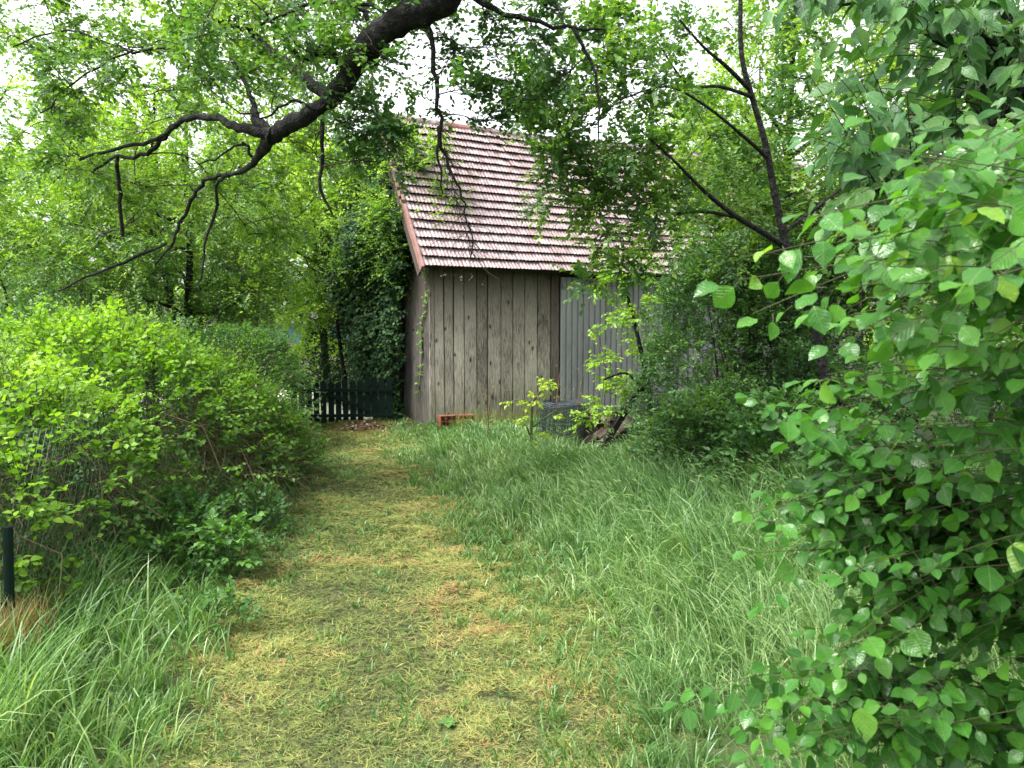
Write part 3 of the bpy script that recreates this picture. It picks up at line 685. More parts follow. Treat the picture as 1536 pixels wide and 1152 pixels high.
# heap of broken tiles and boards
seed(34)
M['oldwood'] = surf('old_board', [(0.3, (0.02, 0.015, 0.012)), (0.5, (0.08, 0.055, 0.045)), (0.7, (0.2, 0.165, 0.14))], 6, 0.9, 0.6, 0.006, (6, 0.6, 6), objrand=0.3)
M['blackwood'] = surf('black_beam', [(0.3, (0.006, 0.006, 0.006)), (0.7, (0.02, 0.018, 0.016))], 6, 0.9, 0.4, 0.006, (6, 0.6, 6))
def board(name, p, q, w_, th_, mt, label, cat, group=None, roll_=0.0):
    p = np.asarray(p, float); q = np.asarray(q, float); L = float(np.linalg.norm(q - p)); a = Acc()
    ys = np.linspace(0, L, 4); V = []
    for y in ys:
        j = R.normal(size=4) * 0.003
        V += [[-w_ / 2 + j[0], y, -th_ / 2], [w_ / 2 + j[1], y, -th_ / 2], [w_ / 2 + j[2], y, th_ / 2], [-w_ / 2 + j[3], y, th_ / 2]]
    Fc = [[3, 2, 1, 0], [12, 13, 14, 15]] + [[4 * i + k, 4 * i + (k + 1) % 4, 4 * i + 4 + (k + 1) % 4, 4 * i + 4 + k] for i in range(3) for k in range(4)]
    a.add(V, Fc, 0.5); o = a.build(name, mt)
    o.matrix_basis = Matrix.Translation(Vector(p)) @ Vector(q - p).to_track_quat('Y', 'Z').to_matrix().to_4x4() @ Matrix.Rotation(roll_, 4, 'Y')
    return tag(o, label, cat, group)
board('beam', at(900, 676, 9.0), at(972, 560, 9.2), 0.085, 0.07, M['blackwood'], 'blackened beam leaning up out of the rubble towards the metal sheets', 'beam')
board('board', at(905, 664, 9.0), at(948, 628, 9.5), 0.10, 0.022, M['oldwood'], 'pale weathered board slanting on top of the heap right of the wire roll', 'board', 'boards on the heap', 0.5)
board('board', at(895, 655, 9.2), at(930, 630, 9.6), 0.12, 0.022, M['oldwood'], 'brown board lying behind the pale one on the heap', 'board', 'boards on the heap', 0.3)
board('board', at(890, 692, 8.9), at(925, 652, 9.2), 0.09, 0.02, M['blackwood'], 'dark rotten board under the pale one at the heap\'s foot', 'board', 'boards on the heap', 0.1)
TP_ = []
for i in range(16):
    a = Acc(); u = np.linspace(-0.5, 0.5, 6); wv = 0.10 + 0.04 * R.random(); ln = 0.12 + 0.09 * R.random()
    V = [[x * wv + R.normal() * 0.002, y * ln + R.normal() * 0.008, 0.03 * (1 - 4 * x * x) + z] for z in (0, 0.014) for y in (-0.5, 0.5) for x in u]
    k = np.arange(5); Fc = [[b, b + 1, b + 7, b + 6] for b in k + 12] + [[b + 6, b + 7, b + 1, b] for b in k] + [[b, b + 1, b + 13, b + 12] for b in k] + [[b + 18, b + 19, b + 7, b + 6] for b in k]
    a.add(np.array(V), Fc, 0.5)
    o = a.build('broken_tile', M['oldwood']); px_ = 868 + 68 * R.random(); d_ = 9.35 + 0.35 * R.random()
    g = at(px_, 680, d_); hh = max(0.0, 0.32 - abs(px_ - 905) / 130)
    o.location = (float(g[0]), d_, float(gz(g[0], d_)) + 0.03 + hh * R.random() + hh * 0.3); o.rotation_euler = tuple(R.normal(size=3) * np.array([0.7, 0.7, 2]))
    tag(o, 'broken brown roof tile jumbled in the heap beside the wire roll', 'roof tile', 'broken tiles on the rubble heap')
# mound of earth and twigs carrying the heap
a = Acc(); un = 14; hx = at(905, 680, 9.55)
V = [];
for i in range(un + 1):
    for j in range(un + 1):
        u, v = i / un * 2 - 1, j / un * 2 - 1; x = hx[0] + u * 0.7; y = 9.75 + v * 0.6
        V.append([x, y, float(gz(x, y)) - 0.03 + 0.36 * max(0, 1 - u * u) ** 1.5 * max(0, 1 - v * v) ** 1.5 * (0.6 + 0.8 * vn(x, y, 0.2, 33)) + R.normal() * 0.012])
a.add(np.array(V), [[i * (un + 1) + j, (i + 1) * (un + 1) + j, (i + 1) * (un + 1) + j + 1, i * (un + 1) + j + 1] for i in range(un) for j in range(un)])
M['rubble'] = surf('rubble_earth', [(0.3, (0.005, 0.004, 0.003)), (0.7, (0.028, 0.021, 0.016))], 12, 0.95, 1, 0.03)
tag(a.build('rubble_mound', M['rubble'], kind='stuff'), 'dark mound of earth and rubble under the broken tiles', 'rubble')

#=MARK left
# ------------------------------------------------------------------ overgrown wire fence on the left
seed(41)
wf = empty('wire_fence', (-2.75, 3.4, 0), 'green wire netting fence on posts swallowed by the vine hedge', 'fence')
def post(px, d, ytop, r, mt, lab=None):
    p = at(px, 600, d); a = Acc(); zt_ = at(px, ytop, d)[2]; g = float(gz(p[0], d))
    lofted(a, np.array([[p[0], d, g - 0.1], [p[0], d, (g + zt_) / 2], [p[0] + 0.01, d, zt_], [p[0] + 0.01, d, zt_ + 0.004]]), [r, r, r, 0.001], 10)
    o = a.build('post', mt, wf); 
    if lab: o['label'] = lab
post(-2, 3.55, 790, 0.022, M['picket'], 'dark green metal post at the near end'); post(228, 6.3, 488, 0.05, M['post'], 'blackened wooden post rising through the vines')
A0 = np.array([-2.42, 3.4]); A1 = np.array([-2.75, 6.3]); a = Acc(); nn = 44
P = []
for sgn in (1, -1):
    for i in range(-8, nn):
        s0 = i / nn; s1 = s0 + sgn * 8 / nn
        if not (-0.02 <= s0 <= 1.02 and -0.02 <= s1 <= 1.02): continue
        xy0 = A0 + (A1 - A0) * s0; xy1 = A0 + (A1 - A0) * s1
        P.append([[xy0[0], xy0[1], 0.02], (*(xy0 + xy1) / 2, 0.52), [xy1[0], xy1[1], 1.02]])
tubes(a, np.array(P, float), np.full((len(P), 3), 0.0016), 3); a.build('netting', M['wire'], wf, 'stuff')

# ------------------------------------------------------------------ vine hedge
def hedge_top(x, y):
    """height of the mound; x across (-2 face, going left), y along"""
    return 0
def mound(cx, cy, rx, ry, h, n, p=2.4):
    """points and outward normals on a half super-ellipsoid standing on the ground"""
    th = R.random(n) * 2 * math.pi; ph = np.arcsin(R.random(n) ** 0.8)
    u = np.c_[np.cos(th) * np.cos(ph), np.sin(th) * np.cos(ph), np.sin(ph)]
    nrm = (np.abs(u) ** p).sum(1) ** (1 / p); u = u / nrm[:, None]
    P = np.c_[cx + rx * u[:, 0], cy + ry * u[:, 1], h * u[:, 2]]
    Nn = nz(np.c_[u[:, 0] / rx, u[:, 1] / ry, u[:, 2] / h]); return P, Nn
def in_mound(P, m, k=0.9):
    c = np.array([m[0], m[1], 0]); r = np.array(m[2:5]); return ((np.abs((P - c) / r)) ** 2.4).sum(1) < k
hedge = empty('vine_hedge', (-3.6, 5.2, 0), 'sprawling lime green vine hedge heaped over the wire fence left of the path', 'hedge')
MO = [(-3.3, 6.25, 1.3, 1.25, 1.47, 2900), (-3.3, 4.7, 0.95, 1.1, 1.16, 1900), (-2.75, 7.35, 0.72, 0.8, 1.08, 1000), (-4.7, 5.4, 1.6, 1.6, 1.2, 900), (-3.0, 3.7, 0.62, 0.7, 1.0, 800)]
TPs, TDs, TTs = [], [], []
for i, m in enumerate(MO):
    P, Nn = mound(*m[:5], m[5])
    ok = np.ones(len(P), bool)
    for j, q in enumerate(MO):
        if j != i: ok &= ~in_mound(P, q)
    P, Nn = P[ok], Nn[ok]
    # the lower face is bare and twiggy
    lowz = P[:, 2] / m[4]; keepp = np.clip((lowz - 0.28) * 3.0, 0.34, 1) * (0.3 + 1.25 * vn(P[:, 0] * 1.3 + P[:, 1], P[:, 2] * 1.6, 0.35, 9))
    ok = R.random(len(P)) < keepp; P, Nn = P[ok], Nn[ok]
    ds = (R.random(len(P)) ** 2) * 0.28
    P = P - Nn * (ds[:, None]) + Nn * (0.34 * (vn(P[:, 0] + P[:, 2], P[:, 1], 0.38, 8) - 0.45) + 0.16 * (vn(P[:, 0] + P[:, 2], P[:, 1] - P[:, 2], 0.14, 18) - 0.5))[:, None]
    D = Nn * 0.75 + 0.75 * rdir(len(P)) + np.array([0, 0, 0.25])
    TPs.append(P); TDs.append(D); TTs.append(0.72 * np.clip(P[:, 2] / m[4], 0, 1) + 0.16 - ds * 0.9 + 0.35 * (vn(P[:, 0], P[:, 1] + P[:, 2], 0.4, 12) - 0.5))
P = np.concatenate(TPs); D = np.concatenate(TDs); TT = np.concatenate(TTs)
v = inview(P, 200); P, D, TT = P[v], D[v], TT[v]
tw, pos, ld, nr, s = spray(P, D, 0.16 + 0.14 * R.random(len(P)), 8, 0.052, 0.2, 0.8, 0.35, 0.15)
wood = Acc(); tubes(wood, tw[:, ::3], np.broadcast_to(np.linspace(0.0022, 0.001, 2), (len(P), 2)), 3, 0.6)
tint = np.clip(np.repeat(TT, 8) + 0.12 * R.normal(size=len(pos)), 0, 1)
# long arching shoots waving above the top
sh = Acc(); SP, SD, SS = [], [], []
for i in range(300):
    m = MO[R.integers(0, 3)]; p, q = mound(*m[:5], 40); k = np.argmax(q[:, 2] + 0.4 * R.random(40)); p = p[k]; q = q[k]
    L = 0.22 + 0.3 * R.random(); dd = nz(q * 0.6 + np.array([R.normal() * 0.7, R.normal() * 0.6, 0.75])); e = p + dd * L + np.array([R.normal() * 0.05, 0, -0.06])
    b = bez(p - q * 0.1, p + dd * L * 0.6, e, 6); lofted(sh, b, np.linspace(0.003, 0.0012, 6), 3)
    for t_ in range(2, 6):
        SP.append(b[t_]); SD.append(nz(b[t_] - b[t_ - 1]) + 0.8 * rdir(1)[0]); SS.append(0.045 - 0.004 * t_)
sh.build('shoots', M['greentwig'], hedge, 'stuff')
n_ = len(SP); pos = np.concatenate([pos, np.array(SP)]); ld = np.concatenate([ld, np.array(SD)]); nr = np.concatenate([nr, np.array([0, 0, 1.0]) + 0.5 * R.normal(size=(n_, 3))])
s = np.concatenate([s, np.array(SS)]); tint = np.concatenate([tint, 0.75 + 0.2 * R.random(n_)])
acc = Acc(); single_leaves(hedge, 'hedge', SM_T, M['leaf_hedge'], pos, ld, nr, s, tint, 300, 1.0, acc, 'leaf', T6)
acc.build('foliage', M['leaf_hedge'], hedge, 'stuff'); wood.build('twigs', M['greentwig'], hedge, 'stuff')
# dead tangle inside and down the face
dt = Acc(); Ps = []
for m in MO:
    n = int(m[5] * 0.55); P, Nn = mound(*m[:5], n); ok = P[:, 2] < m[4] * 0.85; P, Nn = P[ok], Nn[ok]
    P = P - Nn * (0.0 + 0.35 * R.random(len(P)))[:, None]
    dirv = nz(np.c_[R.normal(size=(len(P), 2)) * 0.55, -0.2 - R.random(len(P))]); L = 0.2 + 0.5 * R.random(len(P))
    t_ = np.linspace(0, 1, 5)[None, :, None]; bend = rdir(len(P))[:, None] * 0.14
    Ps.append(P[:, None] + dirv[:, None] * L[:, None, None] * t_ + bend * np.sin(t_ * 3.14))
Ps = np.concatenate(Ps); Ps[..., 2] = np.maximum(Ps[..., 2], 0.0); Ps = Ps[inview(Ps[:, 2], 100)]
tubes(dt, Ps[:, ::2], np.broadcast_to(np.linspace(0.0032, 0.0015, 5)[::2], (len(Ps), 3)) * (0.5 + 1.0 * R.random((len(Ps), 1))), 3, R.random(len(Ps)))
dt.build('dead_stems', M['deadstem'], hedge, 'stuff')
# darker small leaves low in the hedge
TPs, TDs = [], []
for m in MO:
    P, Nn = mound(*m[:5], int(m[5] * 0.75)); P = P - Nn * (0.12 + 0.35 * R.random(len(P)))[:, None]; ok = P[:, 2] < m[4] * 0.75; TPs.append(P[ok]); TDs.append(Nn[ok] * 0.5 + rdir(ok.sum()))
P = np.concatenate(TPs); D = np.concatenate(TDs); v = inview(P, 120); P, D = P[v], D[v]
tw, pos, ld, nr, s = spray(P, D, 0.14 + 0.16 * R.random(len(P)), 8, 0.034)
a = Acc(); place(a, T2, pos, ld, nr, s, np.clip(0.45 + 0.3 * R.normal(size=len(pos)), 0, 1)); a.build('inner_foliage', M['leaf_dark'], hedge, 'stuff')

# ------------------------------------------------------------------ bushes along the left
def bush(name, label, cat, cx, cy, rx, ry, h, n, size, mt, k=8, tw_=0.14, tb=0.5, depth=0.3, group=None, keep=0, droop=0.2, tp=T2, lowbare=0.0, stems=6, fname='foliage', tvar=0.35, tz=0.0):
    e = empty(name, (cx, cy, float(gz(cx, cy))), label, cat, group)
    P, Nn = mound(cx, cy, rx, ry, h, n); P[:, 2] += float(gz(cx, cy))
    if lowbare: ok = R.random(len(P)) < np.clip((P[:, 2] / h - lowbare) * 5, 0.12, 1); P, Nn = P[ok], Nn[ok]
    ok = R.random(len(P)) < (0.3 + 1.2 * vn(P[:, 0] * 1.1 + P[:, 1] * .7, P[:, 2] * 1.3, 0.3 * rx + 0.1, 14)); P, Nn = P[ok], Nn[ok]
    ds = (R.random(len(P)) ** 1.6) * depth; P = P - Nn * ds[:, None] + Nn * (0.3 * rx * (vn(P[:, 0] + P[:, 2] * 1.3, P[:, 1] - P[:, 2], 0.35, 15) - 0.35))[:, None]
    D = Nn * 0.8 + 0.7 * rdir(len(P)) + np.array([0, 0, 0.3])
    v = inview(P, 200); P, D, ds = P[v], D[v], ds[v]
    tw, pos, ld, nr, s = spray(P, D, tw_ * (0.7 + 0.7 * R.random(len(P))), k, size, droop)
    wood = Acc(); tubes(wood, tw[:, ::3], np.broadcast_to(np.linspace(0.0022, 0.001, 2), (len(P), 2)), 3, 0.6)
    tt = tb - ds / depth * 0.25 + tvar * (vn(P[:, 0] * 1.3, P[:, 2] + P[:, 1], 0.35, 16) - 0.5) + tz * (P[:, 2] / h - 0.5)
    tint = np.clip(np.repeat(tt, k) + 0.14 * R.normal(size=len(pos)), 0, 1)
    a = Acc()
    if keep: single_leaves(e, name + mt.name, SM_T, mt, pos, ld, nr, s, tint, keep, 1.0, a, 'leaf', T6)
    else: place(a, tp, pos, ld, nr, s, tint)
    a.build(fname, mt, e, 'stuff')
    for i in range(stems * 5):
        tip = np.array([cx, cy, 0]) + np.array([rx, ry, h]) * nz(np.array([R.normal(), R.normal(), 0.5 + R.random()])) * 0.85
        b0 = np.array([cx + R.normal() * 0.12, cy + R.normal() * 0.12, 0.0])
        lofted(wood, bez(b0, (b0 + tip) / 2 + np.array([0, 0, 0.2 * h]), tip, 7), np.linspace(0.012, 0.003, 7) * (0.5 + R.random()), 4)
    wood.build('stems', M['twig'], e, 'stuff', True)
    return e
seed(42)
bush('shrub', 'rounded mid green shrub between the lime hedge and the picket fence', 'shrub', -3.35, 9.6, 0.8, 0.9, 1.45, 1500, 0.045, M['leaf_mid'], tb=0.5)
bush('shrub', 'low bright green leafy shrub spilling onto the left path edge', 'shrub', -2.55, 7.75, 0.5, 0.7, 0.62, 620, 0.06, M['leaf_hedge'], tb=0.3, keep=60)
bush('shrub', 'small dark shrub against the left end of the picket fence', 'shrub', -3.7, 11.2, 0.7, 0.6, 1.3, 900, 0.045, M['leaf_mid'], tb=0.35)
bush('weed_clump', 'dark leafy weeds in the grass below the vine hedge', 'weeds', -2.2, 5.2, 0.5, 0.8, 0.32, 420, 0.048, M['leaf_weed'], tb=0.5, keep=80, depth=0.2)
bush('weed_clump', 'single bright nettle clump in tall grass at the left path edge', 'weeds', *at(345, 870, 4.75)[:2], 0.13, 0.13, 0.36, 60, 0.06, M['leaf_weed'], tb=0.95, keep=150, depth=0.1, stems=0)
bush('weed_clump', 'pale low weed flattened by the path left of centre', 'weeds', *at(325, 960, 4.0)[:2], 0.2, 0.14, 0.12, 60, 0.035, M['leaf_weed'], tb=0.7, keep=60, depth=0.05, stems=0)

# ------------------------------------------------------------------ background trees on the left
def auto_tree(name, label, base, h, rx, rz_, cz, ncl, ntw, size, mt, r0=0.09, tb=0.5, lean=0.0, group='trees behind the left hedge', k=9, twl=0.3, boxed=None, tp=T2, cull=70, up=0.1, droop=0.25, clr=None, to=0.0, cy=0.0, ry=None):
    bx, by = base; g = float(gz(bx, by)); e = empty(name, (bx, by, g), label, 'tree', group)
    P, rr = smooth([[bx, by, g - 0.1], [bx + lean * 0.3 + R.normal() * 0.06, by, g + h * 0.3], [bx + lean * 0.6 + R.normal() * 0.1, by + R.normal() * 0.1, g + h * 0.6], [bx + lean, by, g + h * 0.92]], [r0, r0 * 0.75, r0 * 0.5, r0 * 0.18])
    limb(e, (P, rr), 'trunk', 8); mains = [(P, rr)]
    cc = np.array([bx + lean * 0.8, by + cy, g + cz]); ryy = ry or rx
    for i in range(6):
        t_ = 0.3 + 0.55 * R.random(); s = P[int(t_ * (len(P) - 1))]; dd = nz(np.array([R.normal(), R.normal() * 0.8, 0.35 + 0.4 * R.random()]))
        e2 = s + dd * np.array([rx, ryy, rz_]) * 0.7; bp, br = smooth([s, (s + e2) / 2 + R.normal(size=3) * 0.12, e2], [r0 * 0.4, r0 * 0.25, r0 * 0.1], jit=0.012)
        limb(e, (bp, br), 'branch', 6); mains.append((bp, br))
    cl = []
    for i in range(ncl):
        u = rdir(1)[0] * (0.35 + 0.65 * R.random() ** 0.5); c = cc + u * np.array([rx, ryy, rz_])
        cr = (0.22 + 0.16 * R.random()) * min(rx, rz_) + 0.08
        cl.append((c, cr, ntw, to + 0.18 * u[2] + 0.08 * R.normal()))
    cl = [c for c in cl if inview(c[0][None], cull + 60)[0] and c[0][2] > 0.3]
    n = foliage(e, mains, cl, size, mt, twl, k, tp, 7, tb, cull=cull, up=up, droop=droop)
    return n
tot = 0
seed(51)
tot += auto_tree('tree', 'bright lime tree whose crown fills the gap left of the barn roof', (-3.6, 15.2), 5.2, 1.9, 1.9, 3.2, 80, 44, 0.08, M['leaf_lime'], tb=0.6, lean=-0.3)
tot += auto_tree('tree', 'thin dark stemmed tree leaning just beyond the picket fence', (at(523, 570, 14.0)[0], 14.0), 3.4, 1.0, 0.9, 2.6, 18, 30, 0.06, M['leaf_lime'], r0=0.05, tb=0.5, lean=-0.45)
tot += auto_tree('tree', 'broad yellow green tree in the middle of the left thicket', (-5.4, 12.0), 5.4, 2.1, 2.0, 3.1, 80, 44, 0.068, M['leaf_lime'], tb=0.48)
tot += auto_tree('tree', 'tall loose tree at the far left with sky between its leaves', (-8.6, 12.5), 7.5, 1.9, 3.0, 3.9, 42, 30, 0.075, M['leaf_lime'], tb=0.35)
tot += auto_tree('tree', 'dense darker green tree low behind the far left of the hedge', (-7.2, 10.2), 3.9, 2.1, 1.5, 2.0, 70, 40, 0.055, M['leaf_mid'], tb=0.55)
tot += auto_tree('tree', 'shadowed tree standing over the left end of the picket fence', (-4.55, 10.9), 4.2, 1.35, 1.3, 2.45, 60, 40, 0.055, M['leaf_mid'], tb=0.7)
tot += auto_tree('tree', 'tall pale tree behind the left thicket reaching the top of the picture', (-7.0, 17.5), 9, 3.0, 3.2, 5.4, 80, 36, 0.115, M['leaf_mid'], tb=0.8)
tot += auto_tree('tree', 'far bright tree seen through the limb fork left of the barn', (-4.6, 21), 7.5, 2.6, 2.2, 4.6, 60, 36, 0.14, M['leaf_lime'], tb=0.6)
tot += auto_tree('tree', 'distant tree low between the far left crowns', (-10.5, 19), 6.5, 2.8, 2.4, 3.6, 60, 34, 0.13, M['leaf_lime'], tb=0.55)
tot += auto_tree('tree', 'lime tree leaning over the left rake of the barn roof', (at(590, 600, 12.6)[0] + 0.1, 12.6), 4.6, 0.8, 1.3, 3.3, 50, 40, 0.055, M['leaf_lime'], r0=0.05, tb=0.45, lean=0.15)
# low thicket behind the hedge
seed(52)
for i, (cx, cy, rx, h, lab) in enumerate(((-5.3, 8.3, 1.3, 1.75, 'greyish dark thicket right behind the top of the lime hedge'), (-7.0, 8.2, 1.4, 1.9, 'dark thicket behind the left end of the lime hedge'), (-4.1, 8.9, 0.9, 1.55, 'dark twiggy thicket between the lime hedge and the rounded shrub'))):
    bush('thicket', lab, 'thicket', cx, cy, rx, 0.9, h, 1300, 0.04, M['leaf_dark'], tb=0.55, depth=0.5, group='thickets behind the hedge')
# ground cover and hedge in the bright garden beyond the fence
seed(53)
bush('shrub', 'sunlit yellow green shrub in the garden beyond the picket fence', 'shrub', -4.3, 18.2, 1.3, 0.9, 1.2, 1100, 0.07, M['leaf_lime'], tb=0.95)
bush('shrub', 'pale green shrub in the garden behind the leaning thin tree', 'shrub', -5.9, 19.0, 1.5, 0.9, 1.8, 900, 0.07, M['leaf_lime'], tb=0.8)

# ivy over the gable
seed(54)
def bw(p):
    p = np.atleast_2d(p); c, s_ = math.cos(BA), math.sin(BA)
    return np.c_[BC[0] + p[:, 0] * c - p[:, 1] * s_, BC[1] + p[:, 0] * s_ + p[:, 1] * c, p[:, 2]]
ivy = empty('ivy', bw([-0.3, 2.4, 0])[0], 'dark ivy smothering the left gable of the barn up to the roof edge', 'ivy')
n_ = 6500; yy = 0.6 + 3.8 * R.random(n_); zz = 4.9 * R.random(n_)
lim = 0.5 + 0.75 * vn(zz * 1.0, zz * 0, 0.8, 21) - 0.2 * (zz > 2.1); ok = (yy > lim) & (zz < 2.55 + 2.5 * np.clip(1 - np.abs(yy - 2.2) / 2.1, 0, 1)); yy, zz = yy[ok], zz[ok]
bulge = 0.15 + 0.85 * vn(yy, zz, 0.9, 22) * np.clip((yy - 0.8) * 0.9, 0.1, 1); xx_ = -0.04 - bulge * (1 - (R.random(len(yy)) ** 1.8) * 0.9)
P = bw(np.c_[xx_, yy, zz]); D = np.array([-0.75, -0.65, -0.15]) + 0.8 * rdir(len(P))
P = np.concatenate([P]); tw, pos, ld, nr, s = spray(P, D, 0.14 + 0.2 * R.random(len(P)), 6, 0.078, 0.5, wob=0.5)
nr = nr * 0.6 + np.array([-0.5, -0.7, 0.2])
a = Acc(); place(a, T2, pos, ld, nr, s, np.clip(0.45 + 0.33 * R.normal(size=len(pos)), 0, 1)); a.build('foliage', M['leaf_ivy'], ivy, 'stuff')
a = Acc()
for i in range(40):
    y0 = 1.5 + 2.6 * R.random(); z0 = 0.0; pts = []
    for j in range(7): pts.append([-0.03 - 0.25 * R.random(), y0 + R.normal() * 0.12 * j ** 0.6, z0 + j * 0.38])
    q, rr = smooth(bw(np.array(pts)), np.linspace(0.014, 0.005, 7)); lofted(a, q, rr, 4)
a.build('stems', M['deadstem'], ivy, 'stuff')
cl = [(bw([x_, y_, z_])[0], 0.2, 26) for x_, y_, z_ in ((-0.2, 1.0, 4.0), (-0.1, 0.7, 3.7), (-0.25, 1.3, 4.3), (-0.3, 1.6, 4.7), (0.0, 1.0, 4.1), (0.1, 0.9, 4.0), (-0.3, 0.5, 3.2), (-0.35, 0.9, 3.3), (-0.4, 1.3, 3.7), (0.15, 1.2, 4.35), (-0.25, 1.6, 4.8), (-0.2, 1.85, 5.0), (-0.3, 1.9, 4.7), (-0.05, 1.75, 4.95), (-0.25, 1.2, 4.2))]
foliage(ivy, [(bw(np.array([[-0.3, 1.0, 2.5 + 0.2 * i] for i in range(10)])), np.full(10, 0.01))], cl, 0.055, M['leaf_mid'], 0.15, 8, T2, 6, 0.3, branch_r=0.006)
# ivy strand on the corner
cr = empty('creeper', bw([-0.02, 0.2, 0])[0], 'thin green creeper strand climbing the barn corner under the eave', 'creeper')
pts = bw(np.array([[-0.05, 0.45, 0.5], [-0.05, 0.3, 1.1], [-0.04, 0.34, 1.5], [-0.05, 0.16, 1.75], [-0.05, 0.06, 2.1], [-0.06, 0.0, 2.3]])); q, rr = smooth(pts, np.linspace(0.006, 0.003, 6))
limb(cr, (q, rr), 'stem', 4, M['twig']); P = q[R.integers(0, len(q), 60)]; tw, pos, ld, nr, s = spray(P, np.array([-0.4, -0.6, 0.1]) + 0.7 * rdir(60), np.full(60, 0.07), 4, 0.05)
a = Acc(); place(a, T6, pos, ld, nr, s, 0.7 + 0.3 * R.random(len(pos))); a.build('foliage', M['leaf_mid'], cr, 'stuff')

#=MARK overhead
# ------------------------------------------------------------------ the overhanging tree
seed(61)
ot = empty('overhanging_tree', (3.4, 1.6, 0), 'large tree whose thick dark limb arches down from the top centre', 'tree')
tr = smooth([[3.4, 1.6, -0.1], [3.3, 1.8, 1.4], [3.0, 2.2, 2.8], [2.3, 3.0, 3.95], [1.1, 4.1, 4.75], [0.1, 4.9, 4.45]], [0.26, 0.22, 0.2, 0.175, 0.15, 0.14])
limb(ot, tr, 'trunk', 14)
main = px_path([(772, -160, 4.95, 70), (700, -50, 5.05, 62), (655, 0, 5.15, 56), (605, 28, 5.2, 45), (562, 58, 5.25, 41), (525, 108, 5.35, 35), (495, 150, 5.45, 29), (462, 172, 5.55, 26), (430, 190, 5.65, 27), (408, 208, 5.75, 24), (388, 234, 5.85, 13), (368, 255, 5.95, 9), (335, 262, 6.1, 5)])
mb = [main]
main = (main[0] + np.r_[[0], np.ones(len(main[0]) - 1)][:, None] * R.normal(size=main[0].shape) * 0.006, main[1] * (0.93 + 0.1 * R.normal(size=len(main[1])).clip(-1, 1)))
limb(ot, main, 'limb', 18)
for pts in ([(410, 200, 5.7, 20), (375, 196, 5.75, 16), (345, 186, 5.85, 12), (305, 174, 6.0, 9), (265, 188, 6.2, 8), (240, 212, 6.4, 7), (222, 230, 6.5, 6), (175, 237, 6.7, 5), (140, 260, 7, 3)],
            [(500, 148, 5.43, 18), (468, 126, 5.5, 17), (445, 108, 5.6, 17), (410, 78, 5.75, 12), (370, 45, 5.9, 9), (320, 30, 6.1, 6), (250, 22, 6.3, 4)],
            [(530, 105, 5.33, 16), (505, 88, 5.32, 15), (480, 78, 5.3, 12), (455, 88, 5.25, 9), (430, 60, 5.2, 6), (400, 20, 5.1, 5)],
            [(408, 205, 5.7, 18), (385, 180, 5.75, 16), (384, 160, 5.8, 9), (365, 120, 5.8, 6), (350, 90, 5.8, 3)],
            [(265, 190, 6.2, 6), (225, 212, 6.3, 6), (170, 222, 6.4, 5), (110, 245, 6.6, 4), (80, 275, 6.8, 2)],
            [(176, 234, 6.7, 6), (176, 250, 6.72, 6), (180, 290, 6.8, 6), (184, 355, 6.8, 5)],
            [(482, 160, 5.5, 8), (484, 215, 5.5, 6), (484, 285, 5.5, 5), (500, 325, 5.5, 3)],
            [(500, 140, 5.45, 8), (478, 165, 5.4, 6), (440, 150, 5.4, 4), (400, 175, 5.4, 3), (360, 170, 5.4, 2)], [(560, 60, 5.25, 9), (545, 20, 5.2, 7), (500, -20, 5.2, 5)], [(590, 40, 5.2, 8), (560, 10, 5.3, 6), (470, 5, 5.5, 5), (380, 40, 5.8, 4), (300, 55, 6.1, 4), (200, 75, 6.4, 3.5), (100, 45, 6.6, 3), (20, 70, 6.8, 2)], [(200, 75, 6.4, 3), (130, 110, 6.6, 3), (60, 170, 6.8, 2)],
            [(642, 40, 5.2, 8), (650, 90, 5.2, 7), (657, 160, 5.25, 6), (668, 235, 5.3, 5), (690, 285, 5.3, 3.5), (703, 330, 5.3, 2.5), (706, 385, 5.3, 2)],
            [(658, 190, 5.25, 6), (660, 240, 5.25, 4), (664, 290, 5.25, 2)],
            [(700, -10, 5.1, 9), (760, 20, 5.1, 8), (830, 38, 5.1, 6), (908, 44, 5.1, 3)],
            [(860, 42, 5.1, 6), (885, 90, 5.1, 5), (897, 140, 5.1, 4), (898, 210, 5.1, 2)],
            [(340, 262, 6.08, 6), (312, 268, 6.15, 6), (292, 292, 6.25, 6), (272, 335, 6.3, 5), (255, 370, 6.3, 4), (232, 400, 6.3, 2)],
            [(345, 262, 6.05, 6), (328, 272, 6.12, 5), (322, 320, 6.2, 5), (305, 385, 6.2, 3), (296, 440, 6.2, 2)],
            [(378, 235, 5.9, 5), (360, 215, 5.9, 4), (330, 235, 5.9, 3), (300, 245, 5.9, 2)],
            [(250, 365, 6.4, 3), (200, 388, 6.4, 5), (145, 408, 6.4, 4), (88, 436, 6.4, 3)]):
    q = px_path(pts); q = (q[0] + np.r_[[0], np.ones(len(q[0]) - 2), [0]][:, None] * R.normal(size=q[0].shape) * 0.008, q[1]); limb(ot, q, 'branch', 7); mb.append(q)
cl = []
